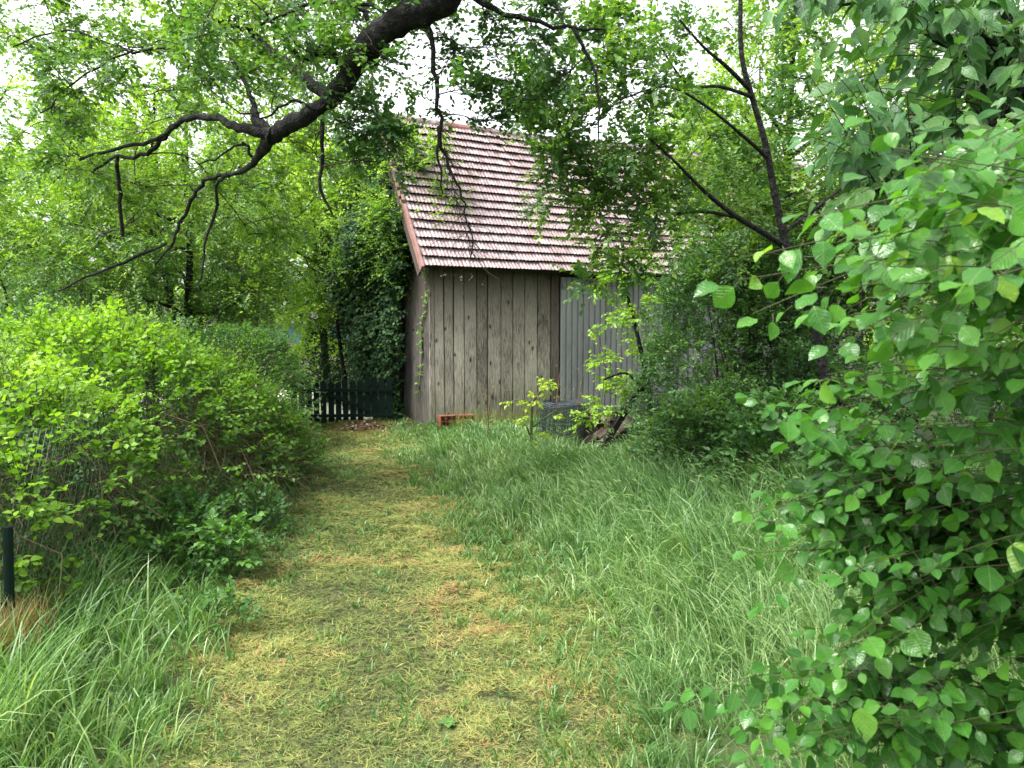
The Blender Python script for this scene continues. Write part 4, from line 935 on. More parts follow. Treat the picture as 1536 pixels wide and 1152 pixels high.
# leafy parts of this tree, upper left and either side of the limb
for i in range(95):
    px_, py_ = R.uniform(60, 620), R.uniform(-80, 150)
    if px_ < 180 and R.random() < 0.5: continue
    cl.append(C(px_, py_, R.uniform(5.7, 7.4), 45, 24, 0.1 + 0.08 * R.normal()))
for i in range(26):
    cl.append(C(R.uniform(0, 170), R.uniform(-60, 260), R.uniform(6.0, 7.8), 42, 20, 0.1))
for i in range(16):
    cl.append(C(R.uniform(230, 560), R.uniform(-20, 130), R.uniform(4.9, 5.4), 34, 12, -0.05))
for i in range(50):
    cl.append(C(R.uniform(80, 540), R.uniform(150, 360), R.uniform(6.9, 8.2), 36, 20, 0.2))  # lit look of the left side put into the tint, leaves paler
for px_, py_, n in ((668, 95, 22), (690, 135, 20), (680, 60, 22), (735, 30, 20), (745, 120, 30), (765, 165, 26), (790, 150, 22), (575, 100, 16), (560, 190, 20), (620, 10, 18), (820, 60, 24), (850, 120, 24), (700, 175, 12), (540, 240, 18), (520, 180, 14), (585, 205, 26), (572, 185, 24), (590, 235, 18), (540, 150, 16), (590, 20, 18), (640, 5, 18), (790, 60, 22), (730, 70, 20), (850, 10, 20)):
    cl.append(C(px_, py_, 5.2 + 0.3 * R.random(), 30, int(n * 1.25), -0.22))  # backlit look put into the tint, leaves darker near the roof
tot += foliage(ot, mb, cl, 0.05, M['leaf_mid'], 0.2, 9, T2, 7, 0.55, keep=300, key='over', tpls=SM_T, cull=120, branch_r=0.013)
# bare twigs before the roof
a = Acc(); P = []
for i in range(110):
    u_ = R.random(); s = at(np.interp(u_, [0, 0.4, 0.7, 1], [660, 672, 692, 706]), 180 + 200 * u_, 5.3); e = s + np.array([R.normal() * 0.17 + 0.08, R.normal() * 0.1, -0.05 - 0.2 * R.random()])
    m = (s + e) / 2 + R.normal(size=3) * 0.05; P.append(bez(s, m, e, 6))
tubes(a, np.array(P), np.broadcast_to(np.linspace(0.0022, 0.0008, 6), (110, 6)), 3); a.build('bare_twigs', M['twig'], ot, 'stuff')

# ------------------------------------------------------------------ trees on the right
seed(62)
rt = empty('tree', (*at(1254, 650, 6.9)[:2], 0), 'slender dark stemmed tree right of the barn leaning left over its roof', 'tree')
st = px_path([(1256, 690, 6.9, 17), (1250, 640, 6.9, 16), (1236, 560, 6.9, 14), (1222, 490, 6.9, 13), (1195, 420, 6.8, 12), (1176, 355, 6.8, 12), (1160, 280, 6.8, 10), (1148, 215, 6.8, 9), (1128, 145, 6.8, 8), (1112, 80, 6.8, 7), (1110, -20, 6.8, 6), (1100, -120, 6.8, 4)])
limb(rt, st, 'trunk', 10); rb = [st]
for pts in ([(1185, 375, 6.8, 10), (1150, 352, 6.6, 9), (1105, 325, 6.4, 8), (1060, 290, 6.2, 6), (1010, 240, 6.0, 4), (960, 195, 5.9, 3)],
            [(1100, 325, 6.5, 6), (1060, 318, 6.4, 5), (1010, 320, 6.3, 3)],
            [(1125, 135, 6.8, 7), (1090, 100, 6.6, 6), (1055, 70, 6.4, 4), (1020, 30, 6.3, 3)],
            [(1150, 235, 6.8, 7), (1110, 200, 6.5, 5), (1060, 160, 6.3, 4), (1000, 130, 6.1, 3), (930, 150, 6.0, 2)],
            [(1128, 145, 6.8, 6), (1080, 130, 6.5, 5), (1030, 125, 6.3, 4), (985, 60, 6.2, 2)],
            [(1175, 350, 6.8, 6), (1240, 300, 6.9, 5), (1290, 260, 7.0, 3)]):
    q = px_path(pts); limb(rt, q, 'branch', 7); rb.append(q)
cl = []
for px_, py_, r_, n in ((820, 150, 45, 26), (860, 60, 50, 26), (930, 40, 50, 30), (1000, 50, 45, 26), (900, 130, 50, 34), (960, 160, 45, 26), (850, 230, 50, 34), (900, 250, 45, 30), (870, 310, 40, 26), (940, 300, 42, 28), (960, 230, 45, 28), (1010, 270, 45, 24), (1060, 200, 40, 18), (1080, 60, 50, 26), (1050, 130, 45, 20), (1060, 300, 45, 24), (1100, 250, 45, 20), (915, 345, 40, 26), (1110, 380, 45, 24), (1000, 350, 35, 12), (1190, 120, 50, 24), (1180, 40, 50, 24), (1230, 220, 50, 24), (830, 10, 40, 20), (1090, 420, 40, 18), (800, 200, 36, 24), (830, 280, 32, 22), (880, 180, 40, 26), (980, 110, 45, 26), (1040, 240, 42, 24), (980, 310, 40, 24), (900, 400, 34, 22), (1150, 180, 40, 22), (1130, 310, 40, 20), (930, 90, 40, 22), (780, 100, 36, 22)):
    for q in range(3): cl.append(C(px_ + R.normal() * 18, py_ + R.normal() * 18, (7.3 if px_ > 1030 else 5.9) + 0.9 * R.random(), r_, int(n * 0.95), -0.05 + 0.1 * R.normal()))
tot += foliage(rt, rb, cl, 0.058, M['leaf_mid'], 0.22, 9, T2, 7, 0.66, keep=300, key='right', tpls=SM_T, cull=120, branch_r=0.009)
# lime shrub in front of the metal sheets
seed(63)
ls = empty('elder_shrub', (*at(960, 660, 9.4)[:2], 0), 'bright lime shrub reaching across the grey metal sheets', 'shrub')
b0 = px_path([(985, 680, 9.2, 12), (975, 600, 9.2, 9), (960, 520, 9.2, 7), (940, 440, 9.2, 5), (925, 390, 9.1, 3)]); limb(ls, b0, 'stem', 6)
b1 = px_path([(970, 590, 9.2, 7), (940, 560, 9.1, 4), (905, 570, 9.0, 3)]); limb(ls, b1, 'stem', 6)
cl = [C(px_, py_, 9.1 + 0.3 * R.normal(), r_, n, to) for px_, py_, r_, n, to in ((920, 430, 40, 30, 0.1), (950, 400, 40, 30, 0.05), (935, 480, 35, 22, 0.1), (960, 460, 42, 26, 0), (925, 575, 32, 24, 0.25), (905, 540, 22, 12, 0.2), (945, 590, 28, 20, 0.25), (900, 612, 22, 16, 0.2), (975, 530, 40, 28, 0.1), (885, 490, 16, 6, 0.1), (990, 420, 40, 26, -0.1), (1030, 380, 40, 26, -0.1), (990, 650, 26, 18, 0.2), (885, 628, 20, 12, 0.3))]
tot += foliage(ls, [b0, b1], [(c_[0], c_[1], int(c_[2] * 1.7), c_[3]) for c_ in cl], 0.055, M['leaf_lime'], 0.16, 8, T6, 7, 0.42, branch_r=0.006)
# dense dark bush
seed(64)
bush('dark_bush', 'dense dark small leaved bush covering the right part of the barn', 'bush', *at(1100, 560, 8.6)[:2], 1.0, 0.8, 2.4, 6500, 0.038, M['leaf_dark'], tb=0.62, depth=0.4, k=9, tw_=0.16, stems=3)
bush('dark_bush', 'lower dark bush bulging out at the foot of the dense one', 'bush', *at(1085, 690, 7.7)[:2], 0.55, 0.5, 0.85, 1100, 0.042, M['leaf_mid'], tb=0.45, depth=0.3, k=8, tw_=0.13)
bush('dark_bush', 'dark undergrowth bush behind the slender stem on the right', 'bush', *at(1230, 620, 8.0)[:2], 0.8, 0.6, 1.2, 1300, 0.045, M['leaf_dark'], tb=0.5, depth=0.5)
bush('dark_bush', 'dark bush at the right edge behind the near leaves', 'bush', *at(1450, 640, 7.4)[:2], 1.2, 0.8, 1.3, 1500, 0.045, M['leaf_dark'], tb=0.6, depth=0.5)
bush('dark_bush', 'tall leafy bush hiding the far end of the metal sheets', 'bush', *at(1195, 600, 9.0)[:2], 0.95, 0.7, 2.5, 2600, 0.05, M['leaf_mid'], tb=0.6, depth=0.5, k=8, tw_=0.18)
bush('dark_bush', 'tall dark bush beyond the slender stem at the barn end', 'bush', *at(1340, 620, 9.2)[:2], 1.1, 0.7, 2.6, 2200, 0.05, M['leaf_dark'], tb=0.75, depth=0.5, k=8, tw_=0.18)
bush('leafy_shrub', 'low leafy shrub at the meeting of tall grass and dark bush', 'shrub', *at(1165, 740, 6.5)[:2], 0.5, 0.4, 0.85, 520, 0.062, M['leaf_weed'], tb=0.55, keep=120, depth=0.25, stems=2)
bush('leafy_shrub', 'leafy shrub bulging into the tall grass right of the rubble heap', 'shrub', *at(1045, 735, 7.2)[:2], 0.5, 0.4, 0.8, 620, 0.055, M['leaf_mid'], tb=0.55, depth=0.25, stems=2, tp=T6)
bush('leafy_shrub', 'leafy shrub between the low one and the near wet leaves', 'shrub', *at(1290, 780, 5.6)[:2], 0.5, 0.4, 0.7, 520, 0.062, M['leaf_weed'], tb=0.4, keep=80, depth=0.25, stems=2)
# trees behind
seed(65)
tot += auto_tree('tree', 'lime crowned tree behind the slender one upper right', (3.6, 10.2), 7, 1.7, 2.2, 4.1, 80, 36, 0.07, M['leaf_lime'], tb=0.5, group='trees on the right')
tot += auto_tree('tree', 'thin trunked tree at the right edge with sky through its leaves', (4.9, 8.0), 6, 1.5, 2.0, 3.0, 60, 34, 0.065, M['leaf_mid'], tb=0.7, group='trees on the right')
tot += auto_tree('tree', 'far right background tree glimpsed between the trunks', (8.5, 14), 7, 2.6, 2.6, 3.6, 56, 32, 0.11, M['leaf_lime'], tb=0.45, group='trees on the right')
tot += auto_tree('tree', 'darker tree right of the barn end behind the dense bush', (3.0, 9.6), 4.0, 1.0, 1.4, 2.4, 50, 36, 0.052, M['leaf_mid'], tb=0.5, group='trees on the right')
tot += auto_tree('tree', 'bushy tree rising behind the barn roof at the right', (5.6, 18), 8, 2.4, 2.4, 4.6, 50, 36, 0.10, M['leaf_mid'], tb=0.7, group='trees on the right')

#=MARK far
# ------------------------------------------------------------------ far hedge line and garden
seed(71)
a = Acc(); n_ = 6000; ang_ = R.uniform(-1.25, 1.25, n_); rad = 27 + 4 * R.random(n_)
P = np.c_[np.sin(ang_) * rad, np.cos(ang_) * rad, 0 * ang_]; hh = 2.4 + 2.2 * vn(ang_ * 10, ang_ * 0, 1.1, 31) + 0.8 * vn(ang_ * 40, ang_ * 0, 1.1, 32); P[:, 2] = hh * R.random(n_) ** 0.8
tw, pos, ld, nr, s = spray(P, rdir(n_), np.full(n_, 0.5), 6, 0.3)
v = inview(pos, 250); place(a, T2, pos[v], ld[v], nr[v], s[v], np.clip(0.5 + 0.25 * R.normal(size=v.sum()), 0, 1))
tag(a.build('treeline', M['leaf_lime'], kind='stuff'), 'far line of green trees closing the view behind everything', 'treeline')
# pale house wall glimpsed beyond the fence
seed(72)
M['render'] = surf('cream_render', [(0.3, (0.55, 0.52, 0.42)), (0.7, (0.7, 0.67, 0.56))], 2, 0.9, 0.1)
M['bluetrim'] = surf('blue_sheet', [(0.3, (0.18, 0.38, 0.5)), (0.7, (0.28, 0.5, 0.6))], 2, 0.5, 0.1)
hs_ = empty('garden_shed', (-5.6, 20.6, 0), 'pale blue and cream garden shed glimpsed beyond the picket fence', 'shed')
a = Acc(); box(a, (-5.6, 21.6, 0.5), (2.4, 1.6, 1.0)); a.build('wall', M['render'], hs_)
a = Acc(); box(a, (-5.6, 21.6, 1.25), (2.5, 1.7, 0.5)); a.build('upper_wall', M['bluetrim'], hs_)
a = Acc(); box(a, (-5.6, 21.6, 1.56), (2.8, 2.0, 0.1), (0.08, 0, 0)); a.build('roof', M['metal'], hs_)
a = Acc(); X = np.array([[-7.5, 13.0], [-2.9, 13.0], [-2.9, 17.0], [-9, 17.0]]); V = np.c_[X, gz(X[:, 0], X[:, 1]) + 0.06]
gxx = np.linspace(-8, -2.3, 24); gyy = np.linspace(12.6, 19, 24)
M['gravel'] = surf('pale_gravel', [(0.3, (0.6, 0.57, 0.46)), (0.7, (0.8, 0.78, 0.66))], 9, 0.95, 0.6, 0.02, fine=120)
sheet('gravel_yard', gxx, gyy, M['gravel'], 0.012)

#=MARK grass
# ------------------------------------------------------------------ grass
def blades(acc, x, y, h, wdt, bend, az, tint, segs=3, z0=None, lay=0.15):
    n = len(x); g = gz(x, y) if z0 is None else z0
    th0 = lay + 0.12 * R.random(n); k = np.arange(segs + 1) / segs
    a = th0[:, None] + bend[:, None] * (k[None] ** 1.2)
    ds = h[:, None] / segs; dz = np.cos(a) * ds; dr = np.sin(a) * ds
    Z = np.concatenate([np.zeros((n, 1)), np.cumsum(dz[:, :-1], 1)], 1); Rr = np.concatenate([np.zeros((n, 1)), np.cumsum(dr[:, :-1], 1)], 1)
    Cc = np.stack([x[:, None] + Rr * np.cos(az)[:, None], y[:, None] + Rr * np.sin(az)[:, None], g[:, None] + np.maximum(Z, 0.004)], -1)
    fa = R.random(n) * 6.283; side = np.stack([np.cos(fa), np.sin(fa), 0.15 * R.normal(size=n)], -1)
    wv = wdt[:, None] * np.array([1.0, 0.95, 0.75, 0.5, 0.3][:segs] if segs < 5 else np.linspace(1, 0.3, segs))[None]
    Lh = Cc[:, :-1] - side[:, None] * wv[..., None] / 2; Rh = Cc[:, :-1] + side[:, None] * wv[..., None] / 2
    V = np.concatenate([np.stack([Lh, Rh], 2).reshape(n, -1, 3), Cc[:, -1:]], 1); nv = V.shape[1]
    q = np.array([[2 * i, 2 * i + 1, 2 * i + 3, 2 * i + 2] for i in range(segs - 1)]); t_ = np.array([[2 * segs - 2, 2 * segs - 1, 2 * segs]])
    off = (np.arange(n) * nv)[:, None, None]; base = acc.n
    Vf = V.reshape(-1, 3); tt = np.repeat(tint, nv)
    acc.add(Vf, (q[None] + off).reshape(-1, 4), tt); acc.F.append((t_[None] + off).reshape(-1, 3) + base)
    return Cc[:, -1], Cc[:, -1] - Cc[:, -2]
def scatter(n, x0, x1, y0, y1, f):
    x = R.uniform(x0, x1, n); y = R.uniform(y0, y1, n); v = (R.random(n) < f(x, y)) & inview(np.c_[x, y, 0 * x + 0.2], 180); return x[v], y[v]
seed(81)
# tall pale grass right of the path: tufts of arching blades
def tufts(nt, per, x0, x1, y0, y1, dens, spread=0.035):
    x, y = scatter(nt, x0, x1, y0, y1, dens); k = np.maximum(3, (per * (0.5 + R.random(len(x)))).astype(int)); i = np.repeat(np.arange(len(x)), k)
    a = R.random(len(i)) * 6.283; r = spread * np.sqrt(R.random(len(i))) * (0.6 + 0.8 * R.random(len(x)))[i] * (1 + 0.05 * y[i])
    return x[i] + r * np.cos(a), y[i] + r * np.sin(a), a, R.random(len(x))[i], R.random(len(x))[i], R.normal(size=len(x))[i]
def lean_az(a, flow, w_flow):
    return np.arctan2(np.sin(a) + w_flow * np.sin(flow), np.cos(a) + w_flow * np.cos(flow))
def fr(x, y):
    d = pdist(x, y); out = (x - BC[0]) * -math.sin(BA) + (y - BC[1]) * math.cos(BA) < -0.06
    return np.clip((d - 0.92) * 3.2, 0, 1) * np.clip(1.25 - (y - 2.5) * 0.11, 0.3, 1.2) * out
x, y, a_, r1, r2, rn = tufts(12800, 13, -1.8, 4.8, 2.0, 11.6, fr)
d = pdist(x, y); n = len(x)
hh = (0.15 + 0.30 * np.clip((d - 0.9) / 1.2, 0, 1)) * (0.65 + 0.7 * vn(x, y, 0.6, 42)) * (0.55 + 0.8 * r1) * (0.5 + 0.8 * R.random(n)) * np.interp(y, [2.4, 3.2, 6.3, 7.6, 9.5], [0.62, 0.9, 0.9, 0.5, 0.42])
flow = 2.7 + 1.6 * (vn(x, y, 0.8, 43) - 0.5) * 2 + 0.5 * rn
az = lean_az(a_, flow, 0.9) + 0.35 * R.normal(size=n)
bend = 0.9 + 1.6 * R.random(n) * (0.45 + vn(x, y, 0.5, 44)) + 0.4 * r2
tn = np.clip(0.50 + 0.5 * (vn(x, y, 0.8, 45) - 0.5) + 0.30 * (r2 - 0.5) + 0.17 * R.normal(size=n) - 0.05 * np.clip(d - 1.8, 0, 1), 0, 1)
wd = 0.0022 + 0.003 * R.random(n) + 0.0006 * y
ga = Acc(); nr_ = y < 4.3
blades(ga, x[nr_], y[nr_], hh[nr_], wd[nr_], bend[nr_], az[nr_], tn[nr_], 4); f_ = ~nr_; blades(ga, x[f_], y[f_], hh[f_], wd[f_], bend[f_], az[f_], tn[f_], 3)
tag(ga.build('tall_grass', M['grass'], kind='stuff'), 'tall pale grass bowed over along the right side of the path', 'grass'); nb = n
# flowering stems with pale ears
x, y = scatter(2300, -0.6, 3.6, 2.4, 10.5, lambda x, y: np.clip((pdist(x, y) - 1.1) * 2, 0, 1) * (0.35 + 0.6 * (vn(x, y, 0.9, 46) > 0.45)))
n = len(x); gs = Acc(); tip, td = blades(gs, x, y, (0.38 + 0.2 * R.random(n)) * np.interp(y, [2.4, 6.5, 8, 10], [0.95, 1, 0.7, 0.55]), np.full(n, 0.0028), 0.9 + 0.8 * R.random(n), 2.7 + 1.2 * (vn(x, y, 0.8, 43) - 0.5) * 2 + 0.7 * R.normal(size=n), 0.6 + 0.2 * R.random(n), 3)
td = nz(td); L = 0.05 + 0.03 * R.random(n); t_ = np.linspace(0, 1, 5)
P = tip[:, None] + td[:, None] * (L[:, None] * t_)[..., None]; P[..., 2] -= 0.25 * L[:, None] * t_ ** 2
tubes(gs, P, np.broadcast_to(np.array([0.001, 0.003, 0.0036, 0.0028, 0.0006]), (n, 5)), 3, 0.68 + 0.2 * R.random(n))
tag(gs.build('seed_heads', M['grass'], kind='stuff'), 'pale wild barley ears nodding above the right hand grass', 'grass ears')
# left verge
seed(82)
def fl(x, y):
    d = -pdist(x, y); return np.clip((d - 0.9) * 3.5, 0, 1) * np.clip(1.2 - (y - 2.5) * 0.09, 0.35, 1)
x, y, a_, r1, r2, rn = tufts(7600, 11, -4.2, -0.6, 2.0, 12.0, fl)
d = -pdist(x, y); n = len(x)
hh = (0.12 + 0.24 * np.clip((d - 0.9) / 0.8, 0, 1)) * (0.6 + 0.7 * vn(x, y, 0.45, 52)) * (0.55 + 0.8 * r1) * (0.5 + 0.8 * R.random(n))
az = lean_az(a_, -0.5 + 2.4 * (vn(x, y, 0.6, 53) - 0.5) * 2 + 0.8 * rn, 0.6) + 0.4 * R.normal(size=n)
tn = np.clip(0.38 + 0.45 * (vn(x, y, 0.7, 54) - 0.5) + 0.25 * (r2 - 0.5) + 0.16 * R.normal(size=n) + 0.22 * np.clip(3.6 - y, 0, 1), 0, 1)
ga = Acc(); blades(ga, x, y, hh, 0.0045 + 0.0045 * R.random(n) + 0.0003 * y, 0.6 + 1.5 * R.random(n), az, tn, 4)
tag(ga.build('verge_grass', M['grass'], kind='stuff'), 'deep green uncut grass along the left side of the path', 'grass'); nb += n
# dry straw tuft at the left edge
n = 500; p = at(25, 1010, 3.5); x = p[0] + R.normal(size=n) * 0.06; y = 3.45 + R.normal(size=n) * 0.1; ga = Acc()
blades(ga, x, y, 0.2 + 0.2 * R.random(n), np.full(n, 0.004), 0.2 + 0.8 * R.random(n), R.random(n) * 6.28, 0.82 + 0.18 * R.random(n), 3)
tag(ga.build('straw_tuft', M['hay'], kind='stuff'), 'dry tan straw tuft beside the green post at the left edge', 'dry grass')
# dry fringe at the barn foot
n = 1100; s_ = 0.1 + 2.6 * R.random(n); off = -0.15 - 0.5 * R.random(n); q = bw(np.c_[s_, off, 0 * s_]); ga = Acc()
blades(ga, q[:, 0], q[:, 1], 0.1 + 0.22 * R.random(n), np.full(n, 0.004), 0.2 + 1.2 * R.random(n), R.random(n) * 6.28, 0.4 + 0.3 * R.random(n), 3)
tag(ga.build('dry_fringe', M['hay'], kind='stuff'), 'fringe of dry pale grass stalks along the foot of the planks', 'dry grass')
# short living grass on the path
seed(83)
def pside(d): return np.exp(-((np.abs(d) - 0.95) / 0.35) ** 2)
def fp(x, y):
    d = pdist(x, y); return np.clip((1.2 - np.abs(d)) * 4, 0, 1) * np.clip(1.25 - (y - 2.5) * 0.09, 0.35, 1.1) * (0.12 + 0.5 * pside(d) + 0.75 * (vn(x, y, 0.5, 61) > 0.5) * vn(x, y, 0.2, 62))
x, y, a_, r1, r2, rn = tufts(17000, 9, -4.2, 1.3, 2.2, 12.6, fp, 0.022); n = len(x); d = pdist(x, y)
ga = Acc(); tn = np.clip(0.46 + 0.35 * (vn(x, y, 0.5, 63) - 0.5) + 0.2 * (r2 - 0.5) + 0.15 * R.normal(size=n) + 0.12 * np.clip((y - 7) / 4, 0, 1), 0, 1)
blades(ga, x, y, (0.025 + 0.045 * R.random(n)) * (0.6 + 0.8 * r1) * (1 + 1.0 * pside(d) * (d > 0)), 0.0035 + 0.0025 * R.random(n) + 0.0006 * y, 0.8 + 1.3 * R.random(n), lean_az(a_, a_, 1) + 0.5 * R.normal(size=n), tn, 3)
tag(ga.build('mown_grass', M['grass'], kind='stuff'), 'short mown grass regrowing in patches on the path', 'grass'); nb += n
# cut hay lying on the path
def fh(x, y):
    d = pdist(x, y); return np.clip((1.3 - np.abs(d)) * 4, 0, 1) * np.interp(y, [2.4, 4.5, 7, 12.6], [1.1, 0.8, 0.33, 0.18])
x, y = scatter(1050000, -4.2, 1.4, 2.2, 12.6, fh); n = len(x)
pa = vn(x, y, 0.5, 65) * 0.55 + vn(x, y, 0.13, 66) * 0.45
sel = (R.random(n) < np.clip(0.45 + 2.0 * (pa - 0.3), 0.5, 1)) & (vn(x, y, 0.11, 72) + 0.5 * vn(x, y, 0.05, 73) > 0.34); x, y, pa = x[sel], y[sel], pa[sel]; n = len(x)
dd = pdist(x, y)
gold = 0.26 * np.exp(-((dd - 0.42) / 0.38) ** 2) * (0.4 + vn(x, y, 0.5, 70)) + 0.16 * np.exp(-((dd + 0.75) / 0.25) ** 2) * (y < 4)
rust = 0.38 * (vn(x, y, 0.28, 67) > 0.72) * (y < 5.8)
tn = np.clip(0.38 + 0.5 * (pa - 0.45) + 0.2 * R.normal(size=n) + gold * 0.8 + rust * (R.random(n) < 0.6), 0, 1)
ga = Acc(); az = 6.28 * vn(x, y, 0.22, 68) + 1.3 * R.normal(size=n)
ga_h = gz(x, y) + 0.008 + 0.06 * vn(x, y, 0.12, 69) * np.clip(pa * 1.7 - 0.2, 0, 1) * R.random(n)
wd = 0.0018 + 0.0028 * R.random(n) ** 2 + 0.0008 * np.clip(y - 3, 0, 9)
blades(ga, x, y, 0.02 + 0.065 * R.random(n) ** 1.5 + 0.004 * (y - 3), wd, 0.5 * R.normal(size=n), az, tn, 2, ga_h, lay=1.3)
tag(ga.build('cut_hay', M['hay'], kind='stuff'), 'yellowing mown hay strewn over the path', 'hay'); nb += n

#=MARK plants
# ------------------------------------------------------------------ sapling, weeds, dead stalks by the wire roll
seed(91)
sp = empty('sapling', (*at(795, 690, 9.1)[:2], 0), 'young yellow green sapling drooping left of the wire roll', 'sapling')
s0 = px_path([(798, 700, 9.1, 5), (797, 640, 9.1, 4), (800, 605, 9.1, 3), (815, 580, 9.1, 2)]); limb(sp, s0, 'stem', 5, M['greentwig']); mm = [s0]
for pts in ([(800, 605, 9.1, 3), (775, 600, 9.1, 2), (757, 610, 9.1, 1.5)], [(800, 640, 9.1, 3), (820, 625, 9.0, 2), (835, 615, 9.0, 1.5)], [(798, 660, 9.1, 3), (790, 640, 9.0, 2)]):
    q = px_path(pts); limb(sp, q, 'branch', 4, M['greentwig']); mm.append(q)
cl = [C(a_, b_, 9.05, r_, n) for a_, b_, r_, n in ((822, 574, 16, 8), (822, 578, 16, 8), (808, 595, 16, 10), (800, 612, 16, 10), (770, 605, 16, 8), (790, 635, 14, 8), (812, 650, 12, 6), (818, 680, 12, 6), (830, 620, 10, 5), (790, 665, 14, 5))]
foliage(sp, mm, cl, 0.05, M['leaf_yellow'], 0.10, 5, T6, 4, 0.5, keep=260, key='sap', tpls=SM_T, branch_r=0.004, droop=0.6, twm=M['greentwig'])
for i, (a_, b_, lab) in enumerate(((835, 560, 'brown dead flower stalk rising above the wire roll'), (868, 570, 'thin dead stalk with seed bobbles right above the wire roll'), (735, 590, 'dry stalk with pale seeds before the planks'))):
    e = empty('dead_stalk', (*at(a_, 690, 9.3)[:2], 0), lab, 'dead plant', 'dead stalks by the barn'); w_ = Acc()
    s0 = px_path([(a_ - 5, 690, 9.3, 2.6), (a_ - 3, 640, 9.3, 2), (a_, 600, 9.3, 1.6), (a_ + 5, b_, 9.3, 1.2)]); lofted(w_, *s0, 4)
    hd = Acc()
    for j in range(16):
        p = s0[0][R.integers(5, len(s0[0]))]; q = p + np.array([R.normal() * 0.1, R.normal() * 0.08, 0.04 + 0.1 * R.random()]); lofted(w_, bez(p, (p + q) / 2 + [0, 0, 0.01], q, 4), [0.0016, 0.0014, 0.0012, 0.001], 3)
        box(hd, q, (0.012, 0.012, 0.012), tuple(R.random(3)), jit=0.002)
    w_.build('stalk', M['deadstem'], e); hd.build('seeds', M['hay'], e, 'stuff')
dv = empty('dead_vine', bw([0.3, -0.1, 2.3])[0], 'bare dead vine with pale fluff dangling under the eave over the planks', 'dead plant'); w_ = Acc(); hd = Acc()
for i in range(26):
    p = bw([0.05 + 0.75 * R.random(), -0.12 - 0.12 * R.random(), 2.34])[0]; q = p + np.array([R.normal() * 0.12, R.normal() * 0.03, -0.06 - 0.16 * R.random()]); m = (p + q) / 2 + R.normal(size=3) * 0.06
    lofted(w_, bez(p, m, q, 6), np.linspace(0.003, 0.0015, 6), 3)
    if i % 3 == 0: place(hd, T6, np.tile(q, (3, 1)), rdir(3), rdir(3), np.full(3, 0.035), np.full(3, 0.8))
w_.build('stems', M['deadstem'], dv); hd.build('fluff', M['render'], dv, 'stuff')
# broad leaved weeds
def weed(px_, py_, d_, h, nst, size, label, keep=40, tb=0.5):
    p = at(px_, py_, d_); g = float(gz(p[0], d_)); e = empty('broadleaf_weed', (p[0], d_, g), label, 'weed', 'broad leaved weeds in the grass'); w_ = Acc(); PP, DD, NN, SS = [], [], [], []
    for i in range(nst):
        b0 = np.array([p[0] + R.normal() * 0.05, d_ + R.normal() * 0.05, g]); tip = b0 + np.array([R.normal() * 0.16, R.normal() * 0.12, h * (0.7 + 0.5 * R.random())]); q = bez(b0, (b0 + tip) / 2 + R.normal(size=3) * 0.03, tip, 8)
        lofted(w_, q, np.linspace(0.005, 0.002, 8), 4)
        for j in range(2, 8):
            for sg in (0, 1):
                a2 = j * 1.6 + sg * math.pi + R.normal() * 0.3; PP.append(q[j]); DD.append([math.cos(a2), math.sin(a2), 0.25 - 0.5 * R.random()]); NN.append([0.3 * R.normal(), 0.3 * R.normal(), 1]); SS.append(size * (1.15 - 0.08 * j) * (0.7 + 0.5 * R.random()))
    a = Acc(); PP, DD, NN, SS = map(np.array, (PP, DD, NN, SS)); single_leaves(e, 'weed', SM_T, M['leaf_weed'], PP, DD, NN, SS, np.clip(tb + 0.2 * R.normal(size=len(PP)), 0, 1), keep, 1.05, a)
    a.build('foliage', M['leaf_weed'], e, 'stuff'); w_.build('stems', M['greentwig'], e, 'stuff')
weed(1075, 790, 6.2, 0.5, 7, 0.095, 'tallest pale broad leaved weed at the foot of the dark bush', 60)
weed(1120, 780, 6.0, 0.52, 7, 0.095, 'broad leaved weed just left of the near leaves', 60)
weed(1000, 750, 6.9, 0.44, 6, 0.085, 'broad leaved weed at the left foot of the dark bush', 40)
weed(940, 735, 7.6, 0.36, 5, 0.075, 'small broad leaved weed below the rubble heap', 40)
weed(1040, 760, 6.7, 0.42, 5, 0.085, 'broad leaved weed in shade between two taller ones', 40)
weed(880, 735, 7.7, 0.2, 3, 0.06, 'small weed in the pale grass before the wire roll', 30)
# little plants on the path
for i, (px_, py_, lab) in enumerate(((752, 1085, 'tiny green seedling in the hay near the bottom of the path'), (672, 1090, 'small plantain beside the seedling on the path'), (860, 870, 'dark green dock at the right edge of the hay'))):
    d_ = 1.6 / math.tan(math.atan((py_ - 480) / F)); p = at(px_, py_, d_); g = float(gz(p[0], d_)) + 0.02; e = empty('seedling', (p[0], d_, g), lab, 'small plant', 'small plants on the path')
    n = 7; a2 = np.arange(n) * 2.4; D = np.c_[np.cos(a2), np.sin(a2), 0.35 + 0 * a2]; single_leaves(e, 'weed', SM_T, M['leaf_weed'], np.tile([p[0], d_, g], (n, 1)), D, np.tile([0.0, 0, 1], (n, 1)), 0.03 + 0.02 * R.random(n), np.full(n, 0.7), n, 1.0)

